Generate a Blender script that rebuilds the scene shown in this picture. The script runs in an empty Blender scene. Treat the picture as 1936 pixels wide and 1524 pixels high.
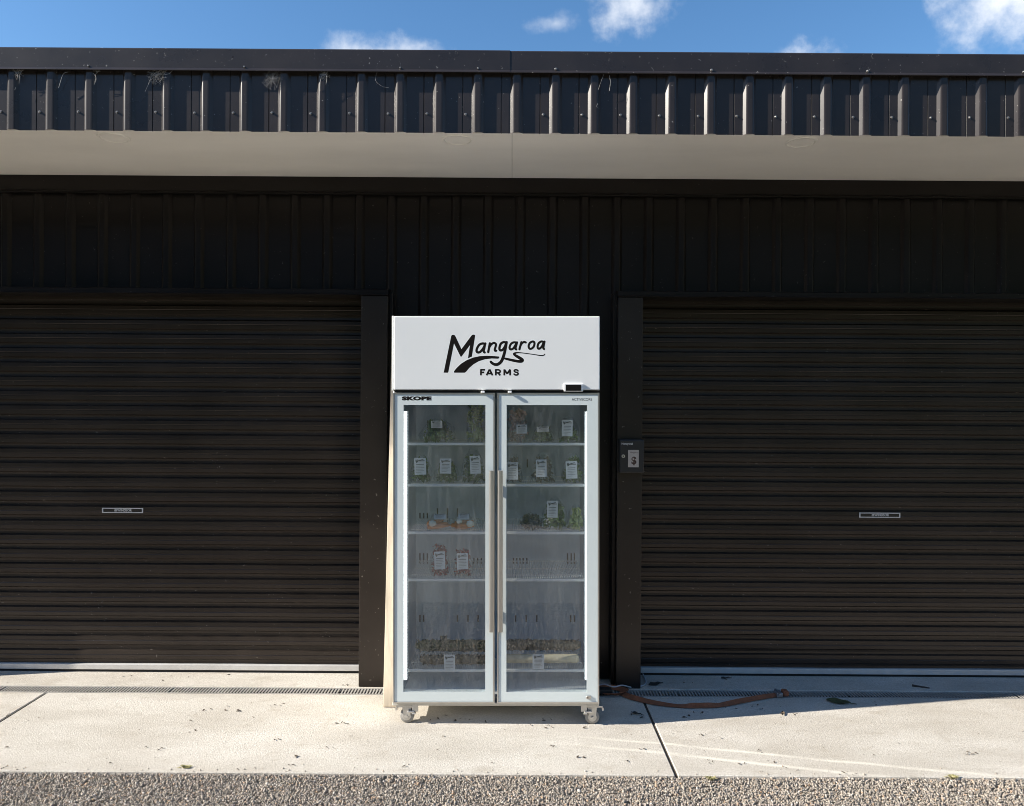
import bpy, bmesh, math, random
import numpy as np
from mathutils import Vector, Matrix, Euler

random.seed(7)
rng = np.random.default_rng(11)
R = math.radians
scene = bpy.context.scene
COL = scene.collection

# ------------------------------------------------------------------ camera
FPX, CAMH, ROLL = 1450.0, 1.71, R(0.38)
cam_data = bpy.data.cameras.new("camera")
cam_data.sensor_width = 36.0
cam_data.lens = FPX / 1936.0 * 36.0
cam_data.clip_start = 0.05
cam_data.clip_end = 3000.0
cam = bpy.data.objects.new("camera", cam_data)
COL.objects.link(cam)
cam.matrix_world = Matrix.Translation((0, 0, CAMH)) @ Matrix.Rotation(R(90), 4, 'X') @ Matrix.Rotation(ROLL, 4, 'Z')
scene.camera = cam

# ------------------------------------------------------------------ light
SUN_TRAVEL = Vector((5.3, 1.0, -3.17)).normalized()
TO_SUN = -SUN_TRAVEL
sun_data = bpy.data.lights.new("sun", 'SUN')
sun_data.energy = 5.0
sun_data.angle = R(0.53)
sun_data.color = (1.0, 0.93, 0.82)
sun = bpy.data.objects.new("sun", sun_data)
COL.objects.link(sun)
sun.rotation_euler = SUN_TRAVEL.to_track_quat('-Z', 'Y').to_euler()
sun.location = (-12, -4, 9)

world = bpy.data.worlds.new("World")
scene.world = world
world.use_nodes = True
SKY_STRENGTH = 0.10
EXPOSURE = 0.84
scene.view_settings.view_transform = 'Standard'
scene.view_settings.look = 'None'
scene.view_settings.gamma = 1.0
scene.view_settings.use_curve_mapping = False
scene.view_settings.exposure = EXPOSURE
scene.cycles.use_denoising = True
scene.cycles.filter_width = 0.95
scene.cycles.max_bounces = 10
scene.cycles.transparent_max_bounces = 24
scene.cycles.sample_clamp_indirect = 6.0
scene.cycles.caustics_reflective = False
scene.cycles.caustics_refractive = False


def build_world():
    nt = world.node_tree
    N, L = nt.nodes, nt.links
    N.clear()
    out = N.new('ShaderNodeOutputWorld')
    bg = N.new('ShaderNodeBackground')
    bg.inputs['Strength'].default_value = SKY_STRENGTH
    L.new(bg.outputs[0], out.inputs[0])
    sky = N.new('ShaderNodeTexSky')
    sky.sky_type = 'NISHITA'
    sky.sun_disc = False
    sky.sun_elevation = math.asin(TO_SUN.z)
    sky.sun_rotation = math.atan2(TO_SUN.x, TO_SUN.y)
    sky.air_density = 1.0
    sky.dust_density = 0.3
    sky.ozone_density = 2.0
    hs = N.new('ShaderNodeHueSaturation')
    hs.inputs['Saturation'].default_value = 1.22
    hs.inputs['Value'].default_value = 1.06
    L.new(sky.outputs[0], hs.inputs['Color'])
    tc = N.new('ShaderNodeTexCoord')
    noi = N.new('ShaderNodeTexNoise')
    noi.inputs['Scale'].default_value = 16.0
    noi.inputs['Detail'].default_value = 7.0
    noi.inputs['Roughness'].default_value = 0.58
    L.new(tc.outputs['Generated'], noi.inputs['Vector'])

    def m(op, a, b=None):
        n = N.new('ShaderNodeMath')
        n.operation = op
        for i, v in enumerate((a, b)):
            if v is None:
                continue
            if isinstance(v, (int, float)):
                n.inputs[i].default_value = v
            else:
                L.new(v, n.inputs[i])
        return n.outputs[0]

    def dot(v):
        n = N.new('ShaderNodeVectorMath')
        n.operation = 'DOT_PRODUCT'
        L.new(tc.outputs['Generated'], n.inputs[0])
        n.inputs[1].default_value = v
        return n.outputs['Value']

    # scattered fair-weather clouds: azimuth (deg, 0 = straight ahead, + right), elevation, half width, half height, density
    clouds = [(-10.3, 24.0, 4.6, 1.5, 0.85), (3.0, 26.3, 2.0, 0.9, 0.62), (8.9, 27.2, 3.1, 2.9, 1.0),
              (20.6, 22.6, 2.2, 1.9, 2.2), (33.2, 24.2, 4.4, 3.8, 1.15)]
    cr = random.Random(5)
    for k in range(13):
        clouds.append((58 + k * 20 + cr.uniform(-7, 7), cr.uniform(14, 48), cr.uniform(3, 9), cr.uniform(2, 4), cr.uniform(0.8, 1.2)))
    total = None
    nz = m('SUBTRACT', noi.outputs['Fac'], 0.5)
    nz = m('MULTIPLY', nz, 2.6)
    for az, el, w, h, dens in clouds:
        a, e = R(az), R(el)
        c = Vector((math.sin(a) * math.cos(e), math.cos(a) * math.cos(e), math.sin(e)))
        rt = Vector((math.cos(a), -math.sin(a), 0))
        up = rt.cross(c)
        front = m('GREATER_THAN', dot(c), 0.0)
        x = m('MULTIPLY', dot(rt), 1 / math.sin(R(w)))
        y = m('MULTIPLY', dot(up), 1 / math.sin(R(h)))
        r = m('POWER', m('ADD', m('MULTIPLY', x, x), m('MULTIPLY', y, y)), 0.5)
        v = m('ADD', m('SUBTRACT', 0.95, r), nz)
        mr = N.new('ShaderNodeMapRange')
        mr.interpolation_type = 'SMOOTHSTEP'
        mr.inputs['From Min'].default_value = 0.0
        mr.inputs['From Max'].default_value = 1.15
        mr.inputs['To Max'].default_value = min(1.0, 0.82 * dens)
        L.new(v, mr.inputs['Value'])
        v = m('MULTIPLY', mr.outputs[0], front)
        total = v if total is None else m('MAXIMUM', total, v)
    mix = N.new('ShaderNodeMix')
    mix.data_type = 'RGBA'
    L.new(total, mix.inputs[0])
    L.new(hs.outputs[0], mix.inputs[6])
    mix.inputs[7].default_value = (6.2, 6.4, 6.7, 1)
    L.new(mix.outputs[2], bg.inputs['Color'])


build_world()

# ------------------------------------------------------------------ helpers
MATS = {}


def nodes_of(m):
    return m.node_tree.nodes, m.node_tree.links


def mat(name, color, rough=0.5, metal=0.0, spec=0.5, var=0.0, vscale=8.0, bump=0.0, bscale=60.0, specks=0.0, sscale=90.0,
        speck_color=(0.5, 0.48, 0.44), coat=0.0, stretch=None, rvar=0.0, detail=5.0):
    """Principled material with object-space colour variation, relief and pale specks of dirt."""
    if name in MATS:
        return MATS[name]
    m = bpy.data.materials.new(name)
    m.use_nodes = True
    N, L = nodes_of(m)
    b = N['Principled BSDF']
    b.inputs['Base Color'].default_value = (*color, 1)
    b.inputs['Roughness'].default_value = rough
    b.inputs['Metallic'].default_value = metal
    b.inputs['Specular IOR Level'].default_value = spec
    b.inputs['Coat Weight'].default_value = coat
    b.inputs['Coat Roughness'].default_value = 0.08
    geo = N.new('ShaderNodeNewGeometry')
    mp = N.new('ShaderNodeMapping')
    L.new(geo.outputs['Position'], mp.inputs['Vector'])
    if stretch:
        mp.inputs['Scale'].default_value = stretch
    col = None
    if var > 0:
        n = N.new('ShaderNodeTexNoise')
        n.inputs['Scale'].default_value = vscale
        n.inputs['Detail'].default_value = detail
        n.inputs['Roughness'].default_value = 0.6
        L.new(mp.outputs[0], n.inputs['Vector'])
        mx = N.new('ShaderNodeMix')
        mx.data_type = 'RGBA'
        mx.inputs[6].default_value = (*[c * (1 - var) for c in color], 1)
        mx.inputs[7].default_value = (*[min(1, c * (1 + var)) for c in color], 1)
        mr = N.new('ShaderNodeMapRange')
        mr.inputs['From Min'].default_value = 0.3
        mr.inputs['From Max'].default_value = 0.7
        L.new(n.outputs['Fac'], mr.inputs['Value'])
        L.new(mr.outputs[0], mx.inputs[0])
        col = mx.outputs[2]
        if rvar > 0:
            rr = N.new('ShaderNodeMapRange')
            rr.inputs['To Min'].default_value = rough - rvar
            rr.inputs['To Max'].default_value = rough + rvar
            L.new(n.outputs['Fac'], rr.inputs['Value'])
            L.new(rr.outputs[0], b.inputs['Roughness'])
    if specks > 0:
        n2 = N.new('ShaderNodeTexNoise')
        n2.inputs['Scale'].default_value = sscale
        n2.inputs['Detail'].default_value = 3.0
        L.new(mp.outputs[0], n2.inputs['Vector'])
        mr2 = N.new('ShaderNodeMapRange')
        mr2.inputs['From Min'].default_value = 0.80 - specks * 0.1
        mr2.inputs['From Max'].default_value = 0.84 - specks * 0.1
        L.new(n2.outputs['Fac'], mr2.inputs['Value'])
        mx2 = N.new('ShaderNodeMix')
        mx2.data_type = 'RGBA'
        if col is not None:
            L.new(col, mx2.inputs[6])
        else:
            mx2.inputs[6].default_value = (*color, 1)
        mx2.inputs[7].default_value = (*speck_color, 1)
        L.new(mr2.outputs[0], mx2.inputs[0])
        col = mx2.outputs[2]
    if col is not None:
        L.new(col, b.inputs['Base Color'])
    if bump > 0:
        n3 = N.new('ShaderNodeTexNoise')
        n3.inputs['Scale'].default_value = bscale
        n3.inputs['Detail'].default_value = 4.0
        L.new(mp.outputs[0], n3.inputs['Vector'])
        bp = N.new('ShaderNodeBump')
        bp.inputs['Strength'].default_value = 1.0
        bp.inputs['Distance'].default_value = bump
        L.new(n3.outputs['Fac'], bp.inputs['Height'])
        L.new(bp.outputs[0], b.inputs['Normal'])
    MATS[name] = m
    return m


def link(o, parent=None):
    COL.objects.link(o)
    if parent is not None:
        o.parent = parent
    return o


def tag(o, label=None, cat=None, group=None, kind=None):
    if label:
        o["label"] = label
    if cat:
        o["category"] = cat
    if group:
        o["group"] = group
    if kind:
        o["kind"] = kind
    return o


def empty(name, loc=(0, 0, 0), parent=None):
    o = bpy.data.objects.new(name, None)
    o.empty_display_size = 0.1
    o.location = loc
    return link(o, parent)


class MB:
    """Collects shapes in one bmesh and links them as one mesh object."""

    def __init__(self):
        self.bm = bmesh.new()

    def box(self, x0, x1, y0, y1, z0, z1, bevel=0.0, seg=1):
        v = [self.bm.verts.new((x, y, z)) for x in (x0, x1) for y in (y0, y1) for z in (z0, z1)]
        f = [(0, 1, 3, 2), (4, 6, 7, 5), (0, 4, 5, 1), (2, 3, 7, 6), (0, 2, 6, 4), (1, 5, 7, 3)]
        faces = [self.bm.faces.new([v[i] for i in q]) for q in f]
        if bevel > 0:
            es = set(e for fa in faces for e in fa.edges)
            bmesh.ops.bevel(self.bm, geom=list(es), offset=bevel, segments=seg, affect='EDGES', profile=0.5)
        return self

    def ring(self, x0, x1, z0, z1, ix0, ix1, iz0, iz1, y0, y1):
        """Rectangular frame in the x-z plane."""
        o = [(x0, z0), (x1, z0), (x1, z1), (x0, z1)]
        i = [(ix0, iz0), (ix1, iz0), (ix1, iz1), (ix0, iz1)]
        vo = [[self.bm.verts.new((p[0], y, p[1])) for p in o] for y in (y0, y1)]
        vi = [[self.bm.verts.new((p[0], y, p[1])) for p in i] for y in (y0, y1)]
        F = self.bm.faces.new
        for k in range(4):
            j = (k + 1) % 4
            F((vo[0][k], vo[0][j], vi[0][j], vi[0][k]))
            F((vo[1][j], vo[1][k], vi[1][k], vi[1][j]))
            F((vo[0][j], vo[0][k], vo[1][k], vo[1][j]))
            F((vi[0][k], vi[0][j], vi[1][j], vi[1][k]))
        return self

    def extrude_profile(self, pts, axis, a0, a1, closed=False):
        """pts: list of (u, v). axis 'x': u=y, v=z swept along x; axis 'z': u=x, v=y swept along z."""
        def P(p, a):
            return (a, p[0], p[1]) if axis == 'x' else (p[0], p[1], a)
        A = [self.bm.verts.new(P(p, a0)) for p in pts]
        B = [self.bm.verts.new(P(p, a1)) for p in pts]
        n = len(pts)
        for k in range(n if closed else n - 1):
            j = (k + 1) % n
            self.bm.faces.new((A[k], A[j], B[j], B[k]))
        if closed:
            self.bm.faces.new(A[::-1])
            self.bm.faces.new(B)
        return self

    def tube(self, pts, r, n=8, caps=True):
        pts = [Vector(p) for p in pts]
        rs = r if isinstance(r, (list, tuple)) else [r] * len(pts)
        rings = []
        up = Vector((0.13, 0.21, 1)).normalized()
        for i, p in enumerate(pts):
            t = (pts[min(i + 1, len(pts) - 1)] - pts[max(i - 1, 0)]).normalized()
            a = t.cross(up)
            if a.length < 1e-3:
                a = t.cross(Vector((1, 0, 0)))
            a.normalize()
            b = t.cross(a).normalized()
            rings.append([self.bm.verts.new(p + (a * math.cos(2 * math.pi * k / n) + b * math.sin(2 * math.pi * k / n)) * rs[i]) for k in range(n)])
        for q in range(len(rings) - 1):
            for k in range(n):
                j = (k + 1) % n
                self.bm.faces.new((rings[q][k], rings[q][j], rings[q + 1][j], rings[q + 1][k]))
        if caps:
            self.bm.faces.new(rings[0][::-1])
            self.bm.faces.new(rings[-1])
        return self

    def disc(self, c, axis, r, h, n=20, bevel=0.0):
        """Closed cylinder of radius r from c along axis by h."""
        a = Vector(axis).normalized()
        c = Vector(c)
        if bevel > 0:
            self.tube([c, c + a * bevel, c + a * (h - bevel), c + a * h], [r - bevel, r, r, r - bevel], n)
        else:
            self.tube([c, c + a * h], r, n)
        return self

    def poly(self, pts, y, flip=False):
        v = [self.bm.verts.new((p[0], y, p[1])) for p in pts]
        f = self.bm.faces.new(v)
        return f

    def build(self, name, m, parent=None, smooth=False, angle=None):
        bmesh.ops.recalc_face_normals(self.bm, faces=self.bm.faces[:])
        me = bpy.data.meshes.new(name)
        self.bm.to_mesh(me)
        self.bm.free()
        if m is not None:
            me.materials.append(m)
        if smooth:
            me.polygons.foreach_set('use_smooth', [True] * len(me.polygons))
            if angle:
                me.set_sharp_from_angle(angle=R(angle))
        o = bpy.data.objects.new(name, me)
        return link(o, parent)


def dup(o, parent=None, loc=None, name=None):
    c = o.copy()
    link(c)
    c.parent = parent if parent is not None else o.parent
    if loc is not None:
        c.location = loc
    return c


def smooth_path(pts, n=8, closed=False):
    pts = [Vector(p) for p in pts]
    out = []
    m = len(pts)
    rngk = m if closed else m - 1
    for i in range(rngk):
        if closed:
            p0, p1, p2, p3 = pts[(i - 1) % m], pts[i], pts[(i + 1) % m], pts[(i + 2) % m]
        else:
            p0, p1, p2, p3 = pts[max(i - 1, 0)], pts[i], pts[i + 1], pts[min(i + 2, m - 1)]
        for k in range(n):
            t = k / n
            out.append(0.5 * ((2 * p1) + (p2 - p0) * t + (2 * p0 - 5 * p1 + 4 * p2 - p3) * t * t + (3 * p1 - p0 - 3 * p2 + p3) * t ** 3))
    if not closed:
        out.append(pts[-1])
    return out


def unroll(px, py):
    u, v = px - 968.0, 762.0 - py
    return u * math.cos(ROLL) - v * math.sin(ROLL), u * math.sin(ROLL) + v * math.cos(ROLL)


def G(px, py, z=0.0):
    """Point of the ground (height z) seen at a photograph pixel."""
    u, v = unroll(px, py)
    d = FPX * (CAMH - z) / (-v)
    return Vector((u / FPX * d, d, z))


def P(px, py, d):
    u, v = unroll(px, py)
    return Vector((u / FPX * d, d, CAMH + v / FPX * d))


def text_mesh(string, size, bold=0.0, sx=1.0, spacing=1.0, shear=0.0):
    cu = bpy.data.curves.new("lettering", 'FONT')
    cu.body = string
    cu.size = size
    cu.align_x = 'CENTER'
    cu.align_y = 'CENTER'
    cu.offset = bold
    cu.shear = shear
    cu.space_character = spacing
    cu.resolution_u = 3
    o = bpy.data.objects.new("lettering", cu)
    COL.objects.link(o)
    dg = bpy.context.evaluated_depsgraph_get()
    me = bpy.data.meshes.new_from_object(o.evaluated_get(dg))
    bpy.data.objects.remove(o)
    bpy.data.curves.remove(cu)
    me.transform(Matrix.Rotation(R(90), 4, 'X') @ Matrix.Scale(sx, 4, (1, 0, 0)))
    return me


def text_obj(name, string, size, m, parent, loc, **kw):
    me = text_mesh(string, size, **kw)
    me.materials.clear()
    me.materials.append(m)
    o = bpy.data.objects.new(name, me)
    o.location = loc
    return link(o, parent)


# ------------------------------------------------------------------ materials
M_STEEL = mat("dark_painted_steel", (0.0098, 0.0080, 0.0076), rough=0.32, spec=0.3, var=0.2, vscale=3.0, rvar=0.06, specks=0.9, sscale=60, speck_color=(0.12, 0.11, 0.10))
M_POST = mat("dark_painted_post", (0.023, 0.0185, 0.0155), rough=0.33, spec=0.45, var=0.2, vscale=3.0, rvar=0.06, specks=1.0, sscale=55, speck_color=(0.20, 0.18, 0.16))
M_FASCIA = mat("sunlit_painted_steel", (0.036, 0.0295, 0.0285), rough=0.29, spec=0.45, var=0.2, vscale=4.0, rvar=0.06, specks=1.0, sscale=70, speck_color=(0.30, 0.28, 0.26))  # wall paint again, base lightened to stand in for sunlight on the fascia
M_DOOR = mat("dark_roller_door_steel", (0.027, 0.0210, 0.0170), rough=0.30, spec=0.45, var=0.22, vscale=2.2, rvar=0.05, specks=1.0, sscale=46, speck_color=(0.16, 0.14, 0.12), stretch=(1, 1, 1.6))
M_SOFFIT = mat("pale_grey_soffit_paint", (0.90, 0.87, 0.82), rough=0.5, var=0.05, vscale=2.2, bump=0.006, bscale=1.3, stretch=(0.5, 1.6, 1))
M_CORE = mat("dark_backing", (0.012, 0.012, 0.012), rough=0.8)
M_ALU = mat("satin_aluminium", (0.62, 0.60, 0.57), rough=0.34, metal=0.9, var=0.05, vscale=30, stretch=(1, 1, 0.05))
M_RAIL = mat("aluminium_door_rail", (0.66, 0.65, 0.63), rough=0.45, metal=0.25, var=0.08, vscale=12)
M_RUBBER = mat("black_rubber", (0.015, 0.015, 0.015), rough=0.7)
M_SCREW = mat("steel_screw", (0.30, 0.29, 0.28), rough=0.4, metal=0.7)
M_WHITE = mat("white_powder_coat", (0.93, 0.945, 0.935), rough=0.5, spec=0.5, coat=0.0, var=0.012, vscale=3)
M_FRIT = mat("pale_frit_border", (0.77, 0.845, 0.84), rough=0.2, coat=0.3, var=0.02, vscale=6)
M_LINER = mat("grey_cabinet_liner", (0.46, 0.55, 0.63), rough=0.38, metal=0.15, var=0.06, vscale=3)
M_SLOT = mat("dark_vent_slot", (0.008, 0.009, 0.011), rough=0.8)
M_WIRE = mat("white_shelf_wire", (0.70, 0.72, 0.73), rough=0.3, coat=0.3)
M_LOGO = mat("black_print", (0.008, 0.006, 0.005), rough=0.6, spec=0.15)
M_GREYPRINT = mat("grey_print", (0.10, 0.115, 0.115), rough=0.5)
M_CREAM = mat("cream_base_rail", (0.70, 0.67, 0.60), rough=0.4, var=0.05, vscale=9)
M_CASTOR = mat("castor_zinc", (0.58, 0.56, 0.52), rough=0.38, metal=0.55, var=0.1, vscale=40)
M_WHEEL = mat("castor_grey_tyre", (0.30, 0.29, 0.27), rough=0.6, var=0.15, vscale=50)
M_BLACKGLOSS = mat("black_display", (0.012, 0.011, 0.012), rough=0.15)
M_PAPER = mat("label_paper", (0.66, 0.69, 0.72), rough=0.6, var=0.03, vscale=25)
M_STICKER = mat("beige_sticker", (0.56, 0.50, 0.45), rough=0.6, var=0.05, vscale=40)
M_BROWNPRINT = mat("brown_print", (0.075, 0.035, 0.022), rough=0.6)
M_WHITEPRINT = mat("white_print", (0.62, 0.61, 0.60), rough=0.5)
M_BOX = mat("black_cash_box", (0.026, 0.025, 0.026), rough=0.4, var=0.08, vscale=12)
M_ORANGE = mat("orange_webbing", (0.27, 0.10, 0.05), rough=0.85, var=0.18, vscale=30, bump=0.0006, bscale=350)
M_CORD = mat("grey_power_cord", (0.55, 0.56, 0.60), rough=0.45)
M_WEB = mat("cobweb_silk", (0.45, 0.43, 0.41), rough=0.9)
M_LEAFDRY = mat("dry_leaf_litter", (0.085, 0.065, 0.045), rough=0.8, var=0.5, vscale=40)
M_LEAFGREEN = mat("fallen_green_leaf", (0.075, 0.085, 0.035), rough=0.7, var=0.4, vscale=60)
M_BARK = mat("dark_twig", (0.04, 0.035, 0.03), rough=0.85, var=0.3, vscale=60)


for _m in (M_STEEL, M_POST, M_DOOR):      # brown metallic paint: warm sheen
    _m.node_tree.nodes['Principled BSDF'].inputs['Specular Tint'].default_value = (1.0, 0.91, 0.86, 1)


def wood_material():
    m = mat("weathered_pine", (0.60, 0.52, 0.41), rough=0.75, var=0.22, vscale=22, stretch=(1.0, 1.0, 0.07), bump=0.0015, bscale=60, specks=0.5, sscale=38,
            speck_color=(0.17, 0.12, 0.08))
    return m


M_WOOD = wood_material()


def concrete_material():
    m = mat("broom_finished_concrete", (0.50, 0.468, 0.42), rough=0.82, spec=0.3)
    N, L = nodes_of(m)
    b = N['Principled BSDF']
    geo = N.new('ShaderNodeNewGeometry')

    def noise(scale, detail, rough=0.6, sx=1.0, sy=1.0):
        mp = N.new('ShaderNodeMapping')
        mp.inputs['Scale'].default_value = (sx, sy, 1)
        L.new(geo.outputs['Position'], mp.inputs['Vector'])
        n = N.new('ShaderNodeTexNoise')
        n.inputs['Scale'].default_value = scale
        n.inputs['Detail'].default_value = detail
        n.inputs['Roughness'].default_value = rough
        L.new(mp.outputs[0], n.inputs['Vector'])
        return n.outputs['Fac']

    def ramp(f, a, c, lo=0.0, hi=1.0):
        r = N.new('ShaderNodeMapRange')
        r.inputs['From Min'].default_value = a
        r.inputs['From Max'].default_value = c
        r.inputs['To Min'].default_value = lo
        r.inputs['To Max'].default_value = hi
        L.new(f, r.inputs['Value'])
        return r.outputs[0]

    def mixc(f, a, c):
        x = N.new('ShaderNodeMix')
        x.data_type = 'RGBA'
        L.new(f, x.inputs[0])
        for i, v in ((6, a), (7, c)):
            if isinstance(v, tuple):
                x.inputs[i].default_value = (*v, 1)
            else:
                L.new(v, x.inputs[i])
        return x.outputs[2]

    def light_streak(c, a, b2, w, k):
        # pale band of reflected light painted into the slab colour between two points
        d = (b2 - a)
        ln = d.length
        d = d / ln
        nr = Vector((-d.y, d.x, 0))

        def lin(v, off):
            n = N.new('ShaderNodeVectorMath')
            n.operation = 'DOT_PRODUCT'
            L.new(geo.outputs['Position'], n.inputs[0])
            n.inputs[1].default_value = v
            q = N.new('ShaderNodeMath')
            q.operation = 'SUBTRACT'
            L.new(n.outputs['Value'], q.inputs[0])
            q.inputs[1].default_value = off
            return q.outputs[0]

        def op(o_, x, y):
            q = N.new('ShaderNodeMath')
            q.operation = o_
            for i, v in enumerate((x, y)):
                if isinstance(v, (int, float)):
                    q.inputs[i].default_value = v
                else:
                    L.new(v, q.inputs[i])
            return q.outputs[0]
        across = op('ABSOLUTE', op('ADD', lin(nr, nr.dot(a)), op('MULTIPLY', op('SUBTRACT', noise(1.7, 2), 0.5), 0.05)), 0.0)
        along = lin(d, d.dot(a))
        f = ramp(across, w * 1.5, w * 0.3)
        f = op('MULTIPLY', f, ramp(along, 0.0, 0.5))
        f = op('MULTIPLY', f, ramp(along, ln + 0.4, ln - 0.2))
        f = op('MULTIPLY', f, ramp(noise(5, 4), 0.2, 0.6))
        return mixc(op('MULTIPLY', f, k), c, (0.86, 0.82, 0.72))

    c = mixc(ramp(noise(2.6, 9, 0.66, 0.45, 1.0), 0.35, 0.62), (0.52, 0.48, 0.42), (0.755, 0.72, 0.66))
    c = mixc(ramp(noise(1.1, 5, 0.55), 0.52, 0.75, 0, 0.6), c, (0.50, 0.44, 0.36))
    c = mixc(ramp(noise(85, 5, 0.8), 0.38, 0.62, 0, 0.7), c, (0.40, 0.36, 0.30))
    c = mixc(ramp(noise(160, 3, 0.7), 0.52, 0.68, 0, 0.6), c, (0.80, 0.76, 0.68))
    c = mixc(ramp(noise(34, 3, 0.7), 0.68, 0.75, 0, 0.8), c, (0.22, 0.18, 0.14))
    c = mixc(ramp(noise(5.5, 8, 0.7, 1.0, 1.6), 0.56, 0.66, 0, 0.5), c, (0.44, 0.39, 0.32))
    c = mixc(ramp(noise(210, 2, 0.6), 0.66, 0.72, 0, 0.9), c, (0.25, 0.21, 0.17))
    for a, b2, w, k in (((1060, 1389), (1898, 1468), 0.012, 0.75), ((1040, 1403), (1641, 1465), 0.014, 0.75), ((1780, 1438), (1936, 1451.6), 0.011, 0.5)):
        c = light_streak(c, G(*a), G(*b2), w, k)
    L.new(c, b.inputs['Base Color'])
    bp = N.new('ShaderNodeBump')
    bp.inputs['Distance'].default_value = 0.004
    L.new(noise(120, 5, 0.75), bp.inputs['Height'])
    L.new(bp.outputs[0], b.inputs['Normal'])
    return m


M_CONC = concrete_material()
M_SEAL = mat("dirt_filled_joint", (0.07, 0.055, 0.045), rough=0.9, var=0.4, vscale=50, bump=0.004, bscale=90)
M_GRATE = mat("galvanised_grate", (0.46, 0.44, 0.41), rough=0.55, metal=0.25, var=0.15, vscale=9)
M_TROUGH = mat("drain_trough", (0.012, 0.011, 0.01), rough=0.9)


def gravel_sheet_material():
    m = mat("gravel_bed", (0.34, 0.305, 0.262), rough=0.9, spec=0.2, var=0.55, vscale=95, bump=0.02, bscale=90, detail=2)
    return m


def stones_material():
    m = mat("crushed_grey_stone", (0.2, 0.19, 0.18), rough=0.85, spec=0.25)
    N, L = nodes_of(m)
    b = N['Principled BSDF']
    geo = N.new('ShaderNodeNewGeometry')
    cr = N.new('ShaderNodeValToRGB')
    e = cr.color_ramp.elements
    e[0].position, e[0].color = 0.0, (0.235, 0.21, 0.182, 1)
    e[1].position, e[1].color = 1.0, (0.58, 0.53, 0.47, 1)
    for p, c in ((0.35, (0.31, 0.275, 0.235, 1)), (0.62, (0.40, 0.355, 0.30, 1)), (0.84, (0.46, 0.40, 0.335, 1)), (0.93, (0.42, 0.29, 0.19, 1)), (0.95, (0.54, 0.50, 0.45, 1))):
        k = e.new(p)
        k.color = c
    L.new(geo.outputs['Random Per Island'], cr.inputs[0])
    L.new(cr.outputs[0], b.inputs['Base Color'])
    return m


M_GRAVEL = gravel_sheet_material()
M_STONE = stones_material()
M_GRASS = mat("far_grass", (0.055, 0.075, 0.03), rough=0.9, var=0.5, vscale=1.5, bump=0.05, bscale=14)


def glass_material():
    m = bpy.data.materials.new("door_glass")
    m.use_nodes = True
    N, L = nodes_of(m)
    N.clear()
    out = N.new('ShaderNodeOutputMaterial')
    tr = N.new('ShaderNodeBsdfTransparent')
    tr.inputs[0].default_value = (0.965, 0.98, 0.985, 1)
    gl = N.new('ShaderNodeBsdfGlossy')
    gl.inputs['Roughness'].default_value = 0.012
    df = N.new('ShaderNodeBsdfDiffuse')
    df.inputs[0].default_value = (0.72, 0.72, 0.70, 1)
    lw = N.new('ShaderNodeLayerWeight')
    pw = N.new('ShaderNodeMath')
    pw.operation = 'POWER'
    L.new(lw.outputs['Facing'], pw.inputs[0])
    pw.inputs[1].default_value = 5.0
    ma = N.new('ShaderNodeMath')
    ma.operation = 'MULTIPLY_ADD'
    ma.inputs[1].default_value = 0.75
    ma.inputs[2].default_value = 0.075
    L.new(pw.outputs[0], ma.inputs[0])
    mx = N.new('ShaderNodeMixShader')
    L.new(ma.outputs[0], mx.inputs[0])
    L.new(tr.outputs[0], mx.inputs[1])
    L.new(gl.outputs[0], mx.inputs[2])
    geo = N.new('ShaderNodeNewGeometry')
    n = N.new('ShaderNodeTexNoise')
    n.inputs['Scale'].default_value = 26
    n.inputs['Detail'].default_value = 6
    n.inputs['Roughness'].default_value = 0.75
    mpg = N.new('ShaderNodeMapping')
    mpg.inputs['Scale'].default_value = (1.0, 1.0, 0.22)
    L.new(geo.outputs['Position'], mpg.inputs['Vector'])
    L.new(mpg.outputs[0], n.inputs['Vector'])
    mr = N.new('ShaderNodeMapRange')
    mr.inputs['From Min'].default_value = 0.42
    mr.inputs['From Max'].default_value = 0.78
    mr.inputs['To Min'].default_value = 0.007
    mr.inputs['To Max'].default_value = 0.085
    L.new(n.outputs['Fac'], mr.inputs['Value'])
    mx2 = N.new('ShaderNodeMixShader')
    L.new(mr.outputs[0], mx2.inputs[0])
    L.new(mx.outputs[0], mx2.inputs[1])
    L.new(df.outputs[0], mx2.inputs[2])
    L.new(mx2.outputs[0], out.inputs[0])
    return m


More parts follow.
